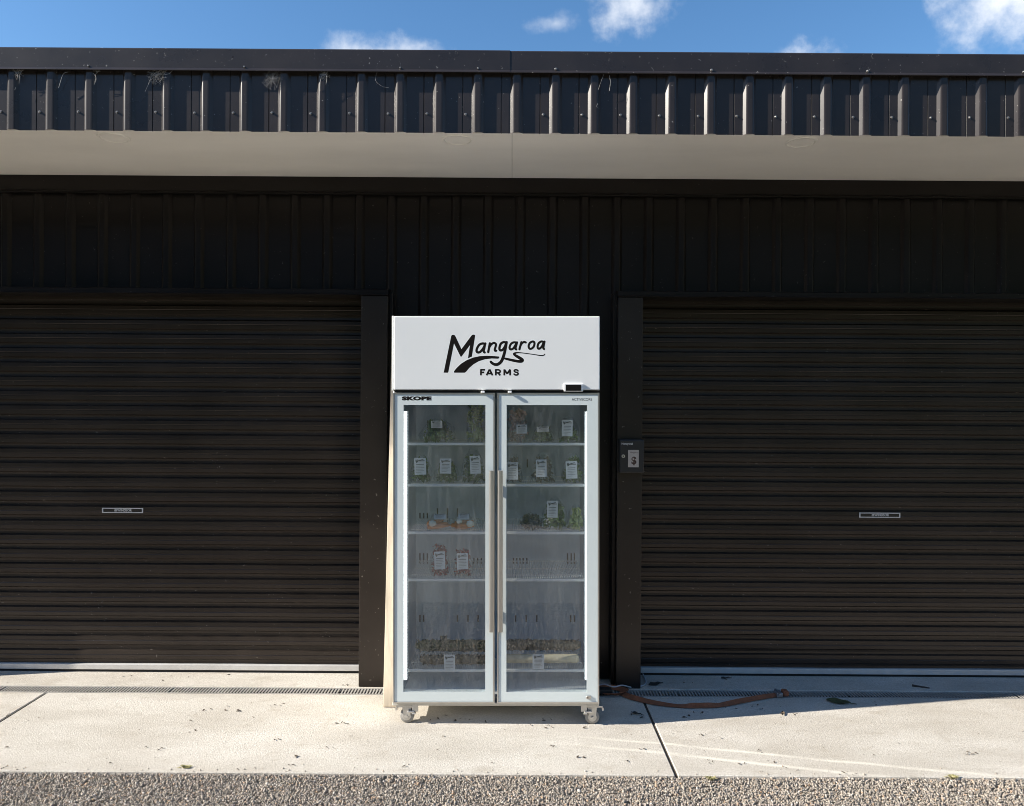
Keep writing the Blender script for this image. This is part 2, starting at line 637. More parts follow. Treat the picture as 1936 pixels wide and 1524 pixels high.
def film_material():
    m = bpy.data.materials.new("clear_plastic_film")
    m.use_nodes = True
    N, L = nodes_of(m)
    N.clear()
    out = N.new('ShaderNodeOutputMaterial')
    tr = N.new('ShaderNodeBsdfTransparent')
    tr.inputs[0].default_value = (0.96, 0.97, 0.97, 1)
    gl = N.new('ShaderNodeBsdfGlossy')
    gl.inputs['Roughness'].default_value = 0.16
    lw = N.new('ShaderNodeLayerWeight')
    lw.inputs[0].default_value = 0.35
    ma = N.new('ShaderNodeMath')
    ma.operation = 'MULTIPLY_ADD'
    ma.inputs[1].default_value = 0.30
    ma.inputs[2].default_value = 0.025
    L.new(lw.outputs['Facing'], ma.inputs[0])
    n = N.new('ShaderNodeTexNoise')
    n.inputs['Scale'].default_value = 45
    n.inputs['Detail'].default_value = 3
    geo = N.new('ShaderNodeNewGeometry')
    L.new(geo.outputs['Position'], n.inputs['Vector'])
    bp = N.new('ShaderNodeBump')
    bp.inputs['Distance'].default_value = 0.02
    L.new(n.outputs['Fac'], bp.inputs['Height'])
    L.new(bp.outputs[0], gl.inputs['Normal'])
    L.new(bp.outputs[0], lw.inputs['Normal'])
    mx = N.new('ShaderNodeMixShader')
    L.new(ma.outputs[0], mx.inputs[0])
    L.new(tr.outputs[0], mx.inputs[1])
    L.new(gl.outputs[0], mx.inputs[2])
    L.new(mx.outputs[0], out.inputs[0])
    return m


M_GLASS = glass_material()
M_FILM = film_material()


def leaf_mat(name, c, c2):
    m = mat(name, c, rough=0.55)
    N, L = nodes_of(m)
    b = N['Principled BSDF']
    geo = N.new('ShaderNodeNewGeometry')
    mx = N.new('ShaderNodeMix')
    mx.data_type = 'RGBA'
    mx.inputs[6].default_value = (*c, 1)
    mx.inputs[7].default_value = (*c2, 1)
    L.new(geo.outputs['Random Per Island'], mx.inputs[0])
    L.new(mx.outputs[2], b.inputs['Base Color'])
    return m


M_GREENS = leaf_mat("salad_leaves", (0.04, 0.085, 0.02), (0.15, 0.24, 0.06))
M_PALEGREENS = leaf_mat("pale_herb_leaves", (0.22, 0.30, 0.09), (0.50, 0.56, 0.26))
M_REDS = leaf_mat("red_leaf_produce", (0.16, 0.015, 0.018), (0.42, 0.08, 0.06))
M_CARROT = leaf_mat("carrot_orange", (0.62, 0.16, 0.02), (0.72, 0.26, 0.06))
M_PINK = leaf_mat("pale_pink_stems", (0.42, 0.27, 0.25), (0.58, 0.44, 0.42))
M_BROWNGREENS = leaf_mat("brown_green_leaves", (0.028, 0.025, 0.012), (0.085, 0.07, 0.04))
M_MOSS = leaf_mat("mossy_bark", (0.010, 0.015, 0.005), (0.05, 0.062, 0.02))
M_LEEK = mat("cream_stem", (0.62, 0.54, 0.38), rough=0.5, var=0.1, vscale=30, stretch=(0.1, 1, 1))
M_DAIKON = mat("white_root", (0.70, 0.68, 0.60), rough=0.5)

m_led = bpy.data.materials.new("led_diffuser")
m_led.use_nodes = True
_b = m_led.node_tree.nodes['Principled BSDF']
_b.inputs['Base Color'].default_value = (0.85, 0.86, 0.85, 1)
_b.inputs['Emission Color'].default_value = (0.94, 1.0, 0.98, 1)
_b.inputs['Emission Strength'].default_value = 1.4
M_LED = m_led

# ------------------------------------------------------------------ ground
SLAB_FRONT = 3.535
DRAIN_F, DRAIN_B = 4.487, 4.590
JX = (-9.67, -6.19, -2.71, 0.77, 4.25, 7.73)

o = MB().box(-400, 400, -400, 400, -0.5, -0.075).build("ground", M_GRAVEL)
tag(o, kind="structure")
mb = MB()
mb.bm.faces.new([mb.bm.verts.new(p) for p in ((-300, -300, -0.068), (300, -300, -0.068), (300, -2.6, -0.068), (-300, -2.6, -0.068))])
tag(mb.build("grass_field", M_GRASS), kind="structure")
# wooded hill assumed behind the viewpoint, added and raised to darken the steel's reflections
M_UNSEEN_HILL = mat("unseen_hillside_woods", (0.035, 0.045, 0.022), rough=0.95, var=0.5, vscale=0.35, bump=0.6, bscale=0.5)
mb = MB()
na, nr_ = 90, 14
hr = random.Random(3)
rows = []
for i in range(na + 1):
    a = R(92 + 176 * i / na)
    edge = min(1.0, i / 12, (na - i) / 12)
    crest = (26 + 2.2 * math.sin(i * 0.37) + 1.6 * math.sin(i * 0.9 + 1)) * (0.35 + 0.65 * edge)
    rows.append([mb.bm.verts.new((math.sin(a) * (42 + 5.0 * j), math.cos(a) * (42 + 5.0 * j), -0.3 + crest * math.sin(min(1.0, j / 6) * math.pi / 2) + (hr.uniform(-0.7, 0.7) if j else 0))) for j in range(nr_)])
for i in range(na):
    for j in range(nr_ - 1):
        mb.bm.faces.new((rows[i][j], rows[i + 1][j], rows[i + 1][j + 1], rows[i][j + 1]))
tag(mb.build("unseen_hillside", M_UNSEEN_HILL, smooth=True), kind="structure")
# gravel yard: a fine bed under the loose stones
mb = MB()
nx, ny = 120, 60
gv = [[mb.bm.verts.new((-12 + 24 * i / nx, -2.6 + (SLAB_FRONT + 2.6 - 0.004) * j / ny + (0.35 * math.sin(i * 0.9) * math.sin(i * 0.23 + 1) if j == 0 else 0), -0.018 + 0.003 * math.sin(i * 1.7) * math.cos(j * 2.3))) for j in range(ny + 1)] for i in range(nx + 1)]
for i in range(nx):
    for j in range(ny):
        mb.bm.faces.new((gv[i][j], gv[i + 1][j], gv[i + 1][j + 1], gv[i][j + 1]))
tag(mb.build("gravel_yard", M_GRAVEL), kind="structure")


def make_stones(name, n1, n2):
    n = n1 + n2      # fine cover in the strip by the slab, a looser cover nearer the viewpoint
    bm = bmesh.new()
    bmesh.ops.create_icosphere(bm, subdivisions=1, radius=1.0)
    bm.verts.ensure_lookup_table()
    bv = np.array([v.co[:] for v in bm.verts])
    bf = np.array([[v.index for v in f.verts] for f in bm.faces])
    bm.free()
    nv, nf = len(bv), len(bf)
    s = np.concatenate([rng.uniform(0.0028, 0.0060, (n1, 1)), rng.uniform(0.0055, 0.0105, (n2, 1))])
    s[rng.random(n) < 0.03] *= 1.5
    ax = s * rng.uniform(0.65, 1.25, (n, 3)) * np.array([1.1, 1.0, 0.72])
    V = bv[None] * (1 + rng.uniform(-0.24, 0.24, (n, nv, 1))) * ax[:, None, :]
    q = rng.normal(size=(n, 4)) * np.array([1, 0.45, 0.45, 1.0])
    q /= np.linalg.norm(q, axis=1, keepdims=True)
    w, x, y, zq = q.T
    Rm = np.stack([1 - 2 * (y * y + zq * zq), 2 * (x * y - w * zq), 2 * (x * zq + w * y), 2 * (x * y + w * zq), 1 - 2 * (x * x + zq * zq), 2 * (y * zq - w * x),
                   2 * (x * zq - w * y), 2 * (y * zq + w * x), 1 - 2 * (x * x + y * y)], axis=1).reshape(n, 3, 3)
    V = np.einsum('nij,nvj->nvi', Rm, V)
    yy = np.concatenate([rng.uniform(2.98, SLAB_FRONT - 0.002, n1), rng.uniform(1.5, 3.0, n2)])
    c = np.stack([rng.uniform(-3.7, 3.7, n), yy, -0.012 + rng.uniform(-0.004, 0.006, n)], axis=1)
    sp = (rng.random(n) < 0.0014) & (np.arange(n) < n1)          # a few spilled onto the slab
    c[sp, 1] = SLAB_FRONT + 0.004 + rng.exponential(0.025, sp.sum())
    c[sp, 2] = 0.002
    V[sp] *= 0.75
    V += c[:, None, :]
    F = (bf[None] + (np.arange(n) * nv)[:, None, None]).reshape(-1, 3)
    me = bpy.data.meshes.new(name)
    me.vertices.add(n * nv)
    me.vertices.foreach_set('co', V.reshape(-1).astype(np.float32))
    me.loops.add(F.size)
    me.loops.foreach_set('vertex_index', F.reshape(-1).astype(np.int32))
    me.polygons.add(len(F))
    me.polygons.foreach_set('loop_start', np.arange(0, F.size, 3, dtype=np.int32))
    me.update(calc_edges=True)
    me.materials.append(M_STONE)
    o = link(bpy.data.objects.new(name, me))
    tag(o, "loose crushed grey gravel along the edge of the concrete", "gravel", kind="stuff")
    return o


N_STONES = 92000
make_stones("gravel", N_STONES, 42000)

# concrete slabs, separated by open joints
apron = empty("concrete_apron")
tag(apron, kind="structure")
gap = 0.007
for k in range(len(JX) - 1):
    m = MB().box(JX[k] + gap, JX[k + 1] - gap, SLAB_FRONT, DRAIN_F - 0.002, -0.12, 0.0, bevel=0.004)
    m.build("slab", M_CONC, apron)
for k in range(len(JX)):
    MB().box(JX[k] - gap, JX[k] + gap, SLAB_FRONT + 0.006, DRAIN_F - 0.004, -0.12, -0.007).build("joint_filler", M_SEAL, apron)
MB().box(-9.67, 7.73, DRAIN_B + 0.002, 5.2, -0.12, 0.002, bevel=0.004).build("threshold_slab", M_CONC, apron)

# channel drain with grates
drain = empty("channel_drain", (0, DRAIN_F, 0))
tag(drain, "narrow galvanised slotted drain along the foot of the roller doors", "drain")
MB().box(-9.6, 7.7, 0.001, DRAIN_B - DRAIN_F - 0.001, -0.07, -0.03).build("trough", M_TROUGH, drain)
gw = DRAIN_B - DRAIN_F
mb = MB()
mb.box(0.001, 0.999, 0.003, 0.012, -0.02, -0.001)
mb.box(0.001, 0.999, gw - 0.012, gw - 0.003, -0.02, -0.001)
nb = 54
for i in range(nb):
    xb = 0.004 + i * (0.992 / nb)
    mb.box(xb, xb + 0.0082, 0.012, gw - 0.012, -0.0055, -0.002)
grate = mb.build("grate", M_GRATE, drain)
grate.location = (-8.0, 0, 0)
for k in range(1, 15):
    dup(grate, loc=(-8.0 + k, 0, 0))

# ------------------------------------------------------------------ shed
shed = empty("shed_building", (0, 4.6, 0))
tag(shed, "long dark brown corrugated steel shed with two roller doors and pale soffit", "building")
SY = -4.6   # children are written in world coordinates, shifted by the empty


def sb(o):
    o.parent = shed
    o.location = (o.location.x, o.location.y + SY, o.location.z)
    return o


FP = 3.93                 # fascia pan plane
RIB_H, PITCH, RIB0 = 0.016, 0.1985, -0.0184
SL, TOPW = 0.019, 0.027


def rib_points(x0, x1, start, yplane, h, swage=True):
    """Plan outline (x, y) of trapezoidal cladding from x0 to x1, ribs towards the camera."""
    pts = []
    k0 = math.floor((x0 - start) / PITCH) - 1
    k1 = math.ceil((x1 - start) / PITCH) + 1
    for k in range(k0, k1 + 1):
        s = start + k * PITCH
        e = s + 2 * SL + TOPW
        pts += [(s, yplane), (s + 0.0130, yplane - 0.80 * h), (s + 0.0180, yplane - 0.96 * h), (s + 0.0235, yplane - h),
                (e - 0.0235, yplane - h), (e - 0.0180, yplane - 0.96 * h), (e - 0.0130, yplane - 0.80 * h), (e, yplane)]
        if swage:
            b = s + 2 * SL + TOPW
            for c in (s + PITCH - 0.046,):
                pts += [(c - 0.003, yplane), (c - 0.001, yplane + 0.0032), (c + 0.001, yplane + 0.0032), (c + 0.003, yplane)]
    res = []
    for a, b in zip(pts[:-1], pts[1:]):
        if b[0] < x0 or a[0] > x1:
            continue
        def at(x):
            t = 0 if b[0] == a[0] else (x - a[0]) / (b[0] - a[0])
            return (x, a[1] + (b[1] - a[1]) * t)
        p, q = (a if a[0] >= x0 else at(x0)), (b if b[0] <= x1 else at(x1))
        if not res:
            res.append(p)
        res.append(q)
    return res


Z_SOF = 3.095
SHEET = 4 * PITCH
XL, XR = -15.0, 7.0
# fascia cladding, sheet by sheet
fs0 = RIB0 - 0.012
k = 0
for i in range(-19, 9):
    x0, x1 = fs0 + i * SHEET, fs0 + (i + 1) * SHEET
    off = 0.0008 if i % 2 else 0.0
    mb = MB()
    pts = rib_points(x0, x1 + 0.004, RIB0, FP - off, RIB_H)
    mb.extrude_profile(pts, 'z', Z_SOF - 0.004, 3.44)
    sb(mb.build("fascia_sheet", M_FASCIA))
sb(MB().box(XL, XR, FP + 0.006, FP + 0.05, Z_SOF + 0.052, 3.45).build("fascia_backing", M_CORE))

# top capping in two lengths that lap near the middle
FLY = FP - RIB_H - 0.006
Z_CT, Z_CB = 3.508, 3.396


def capping(x0, x1, dy, dz):
    prof = [(FLY + 0.002 - dy, Z_CB - 0.002), (FLY - 0.006 - dy, Z_CB - 0.006), (FLY - 0.007 - dy, Z_CB - 0.004), (FLY - 0.0055 - dy, Z_CB + 0.001), (FLY - dy, Z_CB + 0.010), (FLY - dy, Z_CT - 0.008 + dz),
            (FLY + 0.004 - dy, Z_CT - 0.002 + dz), (FLY + 0.012 - dy, Z_CT + dz), (FLY + 0.14, Z_CT - 0.012 + dz)]
    m = MB()
    m.extrude_profile(prof, 'x', x0, x1)
    return sb(m.build("cap_flashing", M_FASCIA))


capping(XL - 0.05, -0.022, 0.0018, 0.0018)
capping(-0.042, XR + 0.05, 0.0, 0.0)
sb(MB().box(XL, XR, FP + 0.10, 10.0, 3.38, 3.485).build("roof", M_STEEL))

# fixing screws (domed washer head with a hex top)
mb = MB()
mb.disc((0, 0, 0), (0, -1, 0), 0.0072, 0.0014, 14, 0.0004)
mb.disc((0, -0.0014, 0), (0, -1, 0), 0.0048, 0.0048, 6, 0.0008)
screw = mb.build("screw", M_SCREW)
first = True


def add_screw(x, y, z):
    global first
    if first:
        o = screw
        first = False
    else:
        o = screw.copy()
        link(o)
    o.location = (x, y, z)
    o.rotation_euler = (0, rng.uniform(0, 6), 0)
    return sb(o)


for kk in range(-24, 22):
    if kk == 0:
        continue
    add_screw(RIB0 + kk * PITCH - 0.030, FP - 0.0005, 3.187 + rng.uniform(-0.002, 0.002))
for px in (180, 472, 760, 905, 1050, 1345, 1633, 1930, -110, -400, 2220, 2510):
    w = P(px, 128, FLY)
    kx = round((w.x - RIB0 - SL - TOPW / 2) / PITCH)
    add_screw(RIB0 + SL + TOPW / 2 + kx * PITCH, FLY - 0.0003, Z_CB + 0.017)

# soffit in two panels with recessed downlights
WALL = 4.742
sb(MB().box(XL, -0.010, FP + 0.0045, 4.95, Z_SOF, Z_SOF + 0.05).build("soffit_panel", M_SOFFIT))
sb(MB().box(-0.008, XR, FP + 0.0045, 4.95, Z_SOF, Z_SOF + 0.05).build("soffit_panel", M_SOFFIT))
for px in (215, 865, 1515):
    d = 4.04
    u = (px - 968.0) - 3.3
    c = Vector((u / FPX * d, d, Z_SOF))
    m = MB()
    m.disc((c.x, c.y, c.z), (0, 0, -1), 0.066, 0.0035, 40, 0.001)
    dl = sb(m.build("downlight", M_SOFFIT, smooth=True, angle=30))
    m = MB()
    n = 48
    prof = [(0.067, -0.0002), (0.068, -0.006), (0.078, -0.005), (0.081, -0.0004)]
    ringv = [[m.bm.verts.new((c.x + r * math.cos(2 * math.pi * i / n), c.y + r * math.sin(2 * math.pi * i / n), c.z + z)) for r, z in prof] for i in range(n)]
    for i in range(n):
        for j in range(3):
            m.bm.faces.new((ringv[i][j], ringv[i][j + 1], ringv[(i + 1) % n][j + 1], ringv[(i + 1) % n][j]))
    tr = m.build("trim_ring", M_SOFFIT, dl, smooth=True)

# wall-top flashing with a turned-out lip
WF = WALL - 0.024
prof = [(WF + 0.02, Z_SOF - 0.0005), (WF, Z_SOF - 0.0005), (WF, 3.004), (WF - 0.016, 2.990), (WF - 0.015, 2.984), (WF + 0.006, 2.984)]
m = MB()
m.extrude_profile(prof, 'x', XL, XR)
sb(m.build("wall_flashing", M_STEEL))

# wall cladding
JF = 4.595            # face of the door posts
LJ = (-0.909, -0.748)
RJ = (0.633, 0.782)
DW = 3.03
LD = (LJ[0] - DW, LJ[0])
RD = (RJ[1], RJ[1] + DW)
Z_HB, Z_HT = 2.350, 2.387
WR0 = -0.782


def wall_sheets(x0, x1, z0):
    i0 = math.floor((x0 - WR0) / SHEET)
    i1 = math.ceil((x1 - WR0) / SHEET)
    for i in range(i0, i1):
        a, b = max(x0, WR0 - 0.01 + i * SHEET), min(x1, WR0 - 0.01 + (i + 1) * SHEET)
        if b - a < 0.01:
            continue
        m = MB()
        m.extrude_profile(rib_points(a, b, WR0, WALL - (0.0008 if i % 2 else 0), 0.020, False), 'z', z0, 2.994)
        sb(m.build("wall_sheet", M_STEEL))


wall_sheets(LD[0] - 0.16, LJ[1], Z_HT - 0.02)
wall_sheets(RJ[0], RD[1] + 0.16, Z_HT - 0.02)
wall_sheets(LJ[1], RJ[0], 0.012)
wall_sheets(XL, LD[0] - 0.16, 0.012)
wall_sheets(RD[1] + 0.16, XR, 0.012)
for a, b, z0 in ((XL, LD[0] - 0.12, 0.01), (LJ[1] - 0.04, RJ[0] + 0.04, 0.01), (RD[1] + 0.12, XR, 0.01)):
    sb(MB().box(a, b, WALL + 0.008, 4.95, z0, Z_SOF - 0.002).build("wall_core", M_CORE))
for a, b in ((LD[0] - 0.11, LJ[1] - 0.05), (RJ[0] + 0.05, RD[1] + 0.11)):
    sb(MB().box(a, b, WALL + 0.008, 4.80, Z_HT, Z_SOF - 0.002).build("wall_core", M_CORE))
sb(MB().box(XL, XR, 4.97, 10.0, 0.01, 3.37).build("shed_body", M_CORE))


def jamb(x0, x1, back_side):
    m = MB()
    m.box(x0, x1, JF, 4.95, 0.003, Z_HB - 0.001, bevel=0.004, seg=2)
    j = sb(m.build("door_post", M_POST))
    # slim cover flashing beside the post
    a, b = (x1 + 0.001, x1 + 0.022) if back_side > 0 else (x0 - 0.022, x0 - 0.001)
    m = MB()
    m.box(a, b, JF + 0.045, 4.738, 0.004, Z_HT - 0.01, bevel=0.002)
    sb(m.build("corner_flashing", M_STEEL))
    return j


jamb(LJ[0], LJ[1], 1)
jamb(RJ[0], RJ[1], -1)
jamb(LD[0] - 0.16, LD[0], -1)
jamb(RD[1], RD[1] + 0.15, 1)
for a, b in ((LD[0] - 0.165, LJ[1] + 0.002), (RJ[0] - 0.003, RD[1] + 0.155)):
    m = MB()
    prof = [(JF - 0.004, Z_HB), (JF - 0.010, Z_HB + 0.002), (JF - 0.010, Z_HB + 0.005), (JF - 0.003, Z_HB + 0.009), (JF - 0.003, Z_HT - 0.004), (JF + 0.004, Z_HT), (4.735, Z_HT + 0.018), (4.735, Z_HB)]
    m.extrude_profile(prof, 'x', a, b, closed=True)
    sb(m.build("door_header", M_STEEL))

# roller doors: slat by slat
SLAT = 0.0905
DY = 4.842


def slat_mesh(width):
    # proud band, mid crease and recessed band, as seen from the side (y, z), z downwards from the slat's top
    prof = [(0.0, 0.0), (-0.0125, -0.0085), (-0.0135, -0.030), (-0.0115, -0.0325), (-0.0115, -0.0345), (-0.0135, -0.037), (-0.0125, -0.0585), (0.0, -0.067), (0.001, -0.078), (0.0, -0.0905)]
    nx = 40
    m = MB()
    rows = []
    for i in range(nx + 1):
        x = width * i / nx
        w = 0.0016 * math.sin(x * 3.3 + 0.6) + 0.0009 * math.sin(x * 9.1) + 0.0006 * math.sin(x * 23.0 + 1.0)
        rows.append([m.bm.verts.new((x, p[0] + w, p[1])) for p in prof])
    for i in range(nx):
        for j in range(len(prof) - 1):
            m.bm.faces.new((rows[i][j], rows[i + 1][j], rows[i + 1][j + 1], rows[i][j + 1]))
    return m


BADGE_Z = 1.05


def roller_door(x0, x1, badge_x, badge_z):
    d = empty("roller_door", (x0, DY + SY, 0), shed)
    top = 2.46
    zrail = 0.052
    n = int(round((top - zrail) / SLAT))
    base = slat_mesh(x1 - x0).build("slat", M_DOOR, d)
    for i in range(n):
        o = base if i == 0 else dup(base)
        o.location = (0, rng.uniform(-0.0012, 0.0012), zrail + (i + 1) * SLAT)
        o.rotation_euler = (rng.uniform(-0.02, 0.02), rng.uniform(-0.0005, 0.0005), rng.uniform(-0.0005, 0.0005))
    W = x1 - x0
    MB().box(0, W, -0.022, 0.012, 0.018, zrail, bevel=0.003, seg=2).build("bottom_rail", M_RAIL, d)
    MB().box(0, W, -0.012, 0.006, 0.003, 0.0175).build("rubber_seal", M_RUBBER, d)
    # maker's badge
    bx, bz, w, h = badge_x - x0, badge_z, 0.130, 0.0165
    m = MB()
    m.box(bx - w, bx + w, -0.0172, -0.0142, bz - h, bz + h, bevel=0.001)
    m.build("badge", M_BLACKGLOSS, d)
    m = MB()
    m.ring(bx - w + 0.0005, bx + w - 0.0005, bz - h + 0.0005, bz + h - 0.0005, bx - w + 0.0085, bx + w - 0.0085, bz - h + 0.0062, bz + h - 0.0062, -0.0184, -0.0174)
    m.build("badge_border", M_WHITEPRINT, d)
    text_obj("badge_lettering", "WINDSOR", 0.021, M_WHITEPRINT, d, (bx + 0.012, -0.0176, bz), bold=0.0006, sx=0.92)
    m = MB()
    m.ring(bx - 0.050, bx - 0.036, bz - 0.0065, bz + 0.0065, bx - 0.047, bx - 0.039, bz - 0.0035, bz + 0.0035, -0.0182, -0.0176)
    m.box(bx - 0.0445, bx - 0.0415, -0.0182, -0.0176, bz - 0.0034, bz + 0.0034)
    m.build("badge_emblem", M_WHITEPRINT, d)
    return d


bl = P(232, 965, DY - 0.016)
br = P(1663, 974, DY - 0.016)
door_l = roller_door(LD[0] - 0.02, LD[1] + 0.02, bl.x, bl.z)
roller_door(RD[0] - 0.02, RD[1] + 0.02, br.x, br.z)

# cash box on the right-hand post
cb = empty("cash_box", (0.711, JF, 1.40))
tag(cb, "black lockable cash box with a dollar sticker mounted on the dark door post", "cash box")
MB().box(-0.072, 0.074, -0.055, -0.001, -0.100, 0.098, bevel=0.006, seg=2).build("body", M_BOX, cb, smooth=True, angle=40)
MB().box(-0.066, 0.068, -0.0575, -0.0555, -0.093, 0.091, bevel=0.001).build("front_plate", M_BOX, cb)
m = MB()
m.disc((-0.051, -0.0577, 0.0), (0, -1, 0), 0.0105, 0.006, 20, 0.0015)
lk = m.build("lock", M_ALU, cb, smooth=True, angle=40)
MB().box(-0.0535, -0.0485, -0.0642, -0.0637, -0.004, 0.004).build("keyhole", M_RUBBER, lk)
MB().box(-0.022, 0.041, -0.0590, -0.0578, -0.065, 0.037).build("sticker", M_STICKER, cb)
text_obj("dollar_sign", "$", 0.060, M_BROWNPRINT, cb, (0.012, -0.0594, -0.027), bold=0.0016)
text_obj("sticker_lettering", "Mangaroa", 0.0125, M_BROWNPRINT, cb, (0.013, -0.0594, 0.022), shear=0.3)
text_obj("box_lettering", "Honeywell", 0.0155, M_WHITEPRINT, cb, (-0.028, -0.0579, 0.073), bold=0.0006)

# ------------------------------------------------------------------ display fridge
FX, FY = -0.0745, 4.05
fridge = empty("display_fridge", (FX, FY, 0))
tag(fridge, "white two-door glass display fridge on castors holding bagged vegetables", "fridge")
FROT = -R(0.33)
fridge.rotation_euler = (0, FROT, 0)
FM = Matrix.Translation((FX, FY, 0)) @ Matrix.Rotation(FROT, 4, 'Y')
W2 = 0.552
Z_BR, Z_DB, Z_DT, Z_HB_, Z_HT_ = 0.101, 0.123, 1.767, 1.778, 2.171
# outer cabinet shell: sides, back, top deck, floor
CAB_Y0, CAB_Y1 = 0.055, 0.700
m = MB()
m.box(-W2, -W2 + 0.045, CAB_Y0, CAB_Y1, Z_BR + 0.002, Z_HT_ - 0.03, bevel=0.003)
m.build("side_panel", M_WHITE, fridge)
m = MB()
m.box(W2 - 0.045, W2, CAB_Y0, CAB_Y1, Z_BR + 0.002, Z_HT_ - 0.03, bevel=0.003)
m.build("side_panel", M_WHITE, fridge)
MB().box(-W2 + 0.046, W2 - 0.046, CAB_Y1 - 0.05, CAB_Y1 - 0.002, Z_BR + 0.004, Z_HT_ - 0.034).build("back_panel", M_WHITE, fridge)
MB().box(-W2 + 0.046, W2 - 0.046, CAB_Y0 + 0.01, CAB_Y1 - 0.052, 1.742, 1.775).build("ceiling_liner", M_LINER, fridge)
MB().box(-W2 + 0.046, W2 - 0.046, CAB_Y0 + 0.002, CAB_Y1 - 0.052, Z_BR + 0.006, 0.150).build("floor_liner", M_WHITE, fridge)
MB().box(-W2 + 0.046, W2 - 0.046, CAB_Y1 - 0.062, CAB_Y1 - 0.052, 0.151, 1.741).build("back_liner", M_LINER, fridge)
for s in (-1, 1):
    a, b = sorted((s * (W2 - 0.046), s * (W2 - 0.052)))
    MB().box(a, b, CAB_Y0 + 0.004, CAB_Y1 - 0.063, 0.151, 1.741).build("side_liner", M_LINER, fridge)
BACK_Y = CAB_Y1 - 0.062
# vent slots in the back liner
sc_b = FPX / (FY + BACK_Y)


def slot(px, py0, py1):
    x = (px - 940) / sc_b * 1.0 + (940 - 968 + 1.3) / sc_b - FX
    z0, z1 = CAMH - (py1 - 762) / sc_b, CAMH - (py0 - 762) / sc_b
    MB().box(x - 0.0042, x + 0.0042, BACK_Y - 0.0012, BACK_Y - 0.0003, z0, z1).build("vent_slot", M_SLOT, fridge)


for px, a, b in ((796, 970, 982), (803, 970, 982), (810, 970, 982), (829, 961, 977), (848, 961, 992), (867, 961, 977),
                 (796, 1046, 1066), (803, 1046, 1066), (810, 1046, 1066), (898, 1055, 1066), (905, 1055, 1066), (912, 1055, 1066),
                 (973, 1055, 1066), (979, 1055, 1066), (985, 1055, 1066), (991, 1055, 1066), (998, 1055, 1066),
                 (1075, 1046, 1066), (1082, 1046, 1066), (1088, 1046, 1066),
                 (796, 1163, 1176), (803, 1163, 1176), (867, 1163, 1176), (887, 1163, 1176), (906, 1163, 1176),
                 (959, 1163, 1176), (977, 1163, 1176), (997, 1163, 1176), (1017, 1163, 1176), (1081, 1163, 1176), (1088, 1163, 1176),
                 (848, 868, 880), (999, 868, 884), (1037, 868, 884)):
    slot(px, a, b)

# header box with the logo
m = MB()
m.box(-W2 + 0.012, W2 - 0.003, 0.004, 0.054, Z_HB_, Z_HT_ - 0.002, bevel=0.005, seg=3)
header = m.build("header_panel", M_WHITE, fridge)
MB().box(-W2, -W2 + 0.010, 0.010, 0.0545, Z_HB_ - 0.004, Z_HT_, bevel=0.002).build("header_end_trim", M_WHITE, fridge)
MB().box(-W2 + 0.046, W2 - 0.046, 0.055, CAB_Y1 - 0.052, Z_HB_, Z_HT_ - 0.04).build("machine_housing", M_WHITE, fridge)
MB().box(-W2 + 0.012, W2 - 0.003, 0.024, 0.054, Z_DT - 0.002, Z_HB_ - 0.001).build("header_gap", M_RUBBER, fridge)
MB().box(-W2 + 0.003, W2 - 0.003, 0.022, 0.054, Z_BR, Z_DB - 0.004, bevel=0.003).build("base_rail", M_CREAM, fridge)


def logo_pt(zx, zy):
    px, py = 820 + zx / 8.067, 610 + zy / 8.067
    # header face lies 4.054 m away
    s = FPX / (FY + 0.004)
    return Vector(((px - 940) / s, CAMH - (py - 762) / s))


LOGO_Y = [0.00385]


def ribbon(mb, pts, widths, closed=False, n=7, smooth=True):
    p3 = [Vector((*logo_pt(*p), 0)) for p in pts]
    w = widths if isinstance(widths, (list, tuple)) else [widths] * len(pts)
    w = [k * 1.2 for k in w]
    sc = 1 / 8.067 / (FPX / (FY + 0.004)) / 2
    w3 = [Vector((k * sc, 0, 0)) for k in w]
    if smooth:
        path = smooth_path(p3, n, closed)
        ws = [v.x for v in smooth_path(w3, n, closed)]
    else:
        path, ws = p3, [v.x for v in w3]
    LOGO_Y[0] -= 0.000006
    y = LOGO_Y[0]
    Lv, Rv = [], []
    m = len(path)
    for i, p in enumerate(path):
        a = path[(i - 1) % m] if closed else path[max(i - 1, 0)]
        b = path[(i + 1) % m] if closed else path[min(i + 1, m - 1)]
        t = (b - a).normalized()
        nrm = Vector((-t.y, t.x, 0))
        Lv.append(mb.bm.verts.new(((p + nrm * ws[i]).x, y, (p + nrm * ws[i]).y)))
        Rv.append(mb.bm.verts.new(((p - nrm * ws[i]).x, y, (p - nrm * ws[i]).y)))
    for i in range(m if closed else m - 1):
        j = (i + 1) % m
        mb.bm.faces.new((Lv[i], Lv[j], Rv[j], Rv[i]))
    if not closed and smooth:
        for end, sgn in ((0, -1), (m - 1, 1)):
            p = path[end]
            t = (path[1] - path[0]) if end == 0 else (path[-1] - path[-2])
            t = t.normalized() * sgn
            nrm = Vector((-t.y, t.x, 0))
            fan = []
            for k in range(7):
                a = math.pi * k / 6 - math.pi / 2
                q = p + (t * math.cos(a) + nrm * math.sin(a)) * ws[end]
                fan.append(mb.bm.verts.new((q.x, y - 0.000003, q.y)))
            mb.bm.faces.new(fan)


def logo_poly(mb, pts):
    LOGO_Y[0] -= 0.000006
    vs = [mb.bm.verts.new((*((lambda q: (q.x, LOGO_Y[0], q.y))(logo_pt(*p))),)) for p in pts]
    f = mb.bm.faces.new(vs)
    bmesh.ops.triangulate(mb.bm, faces=[f], ngon_method='EAR_CLIP')


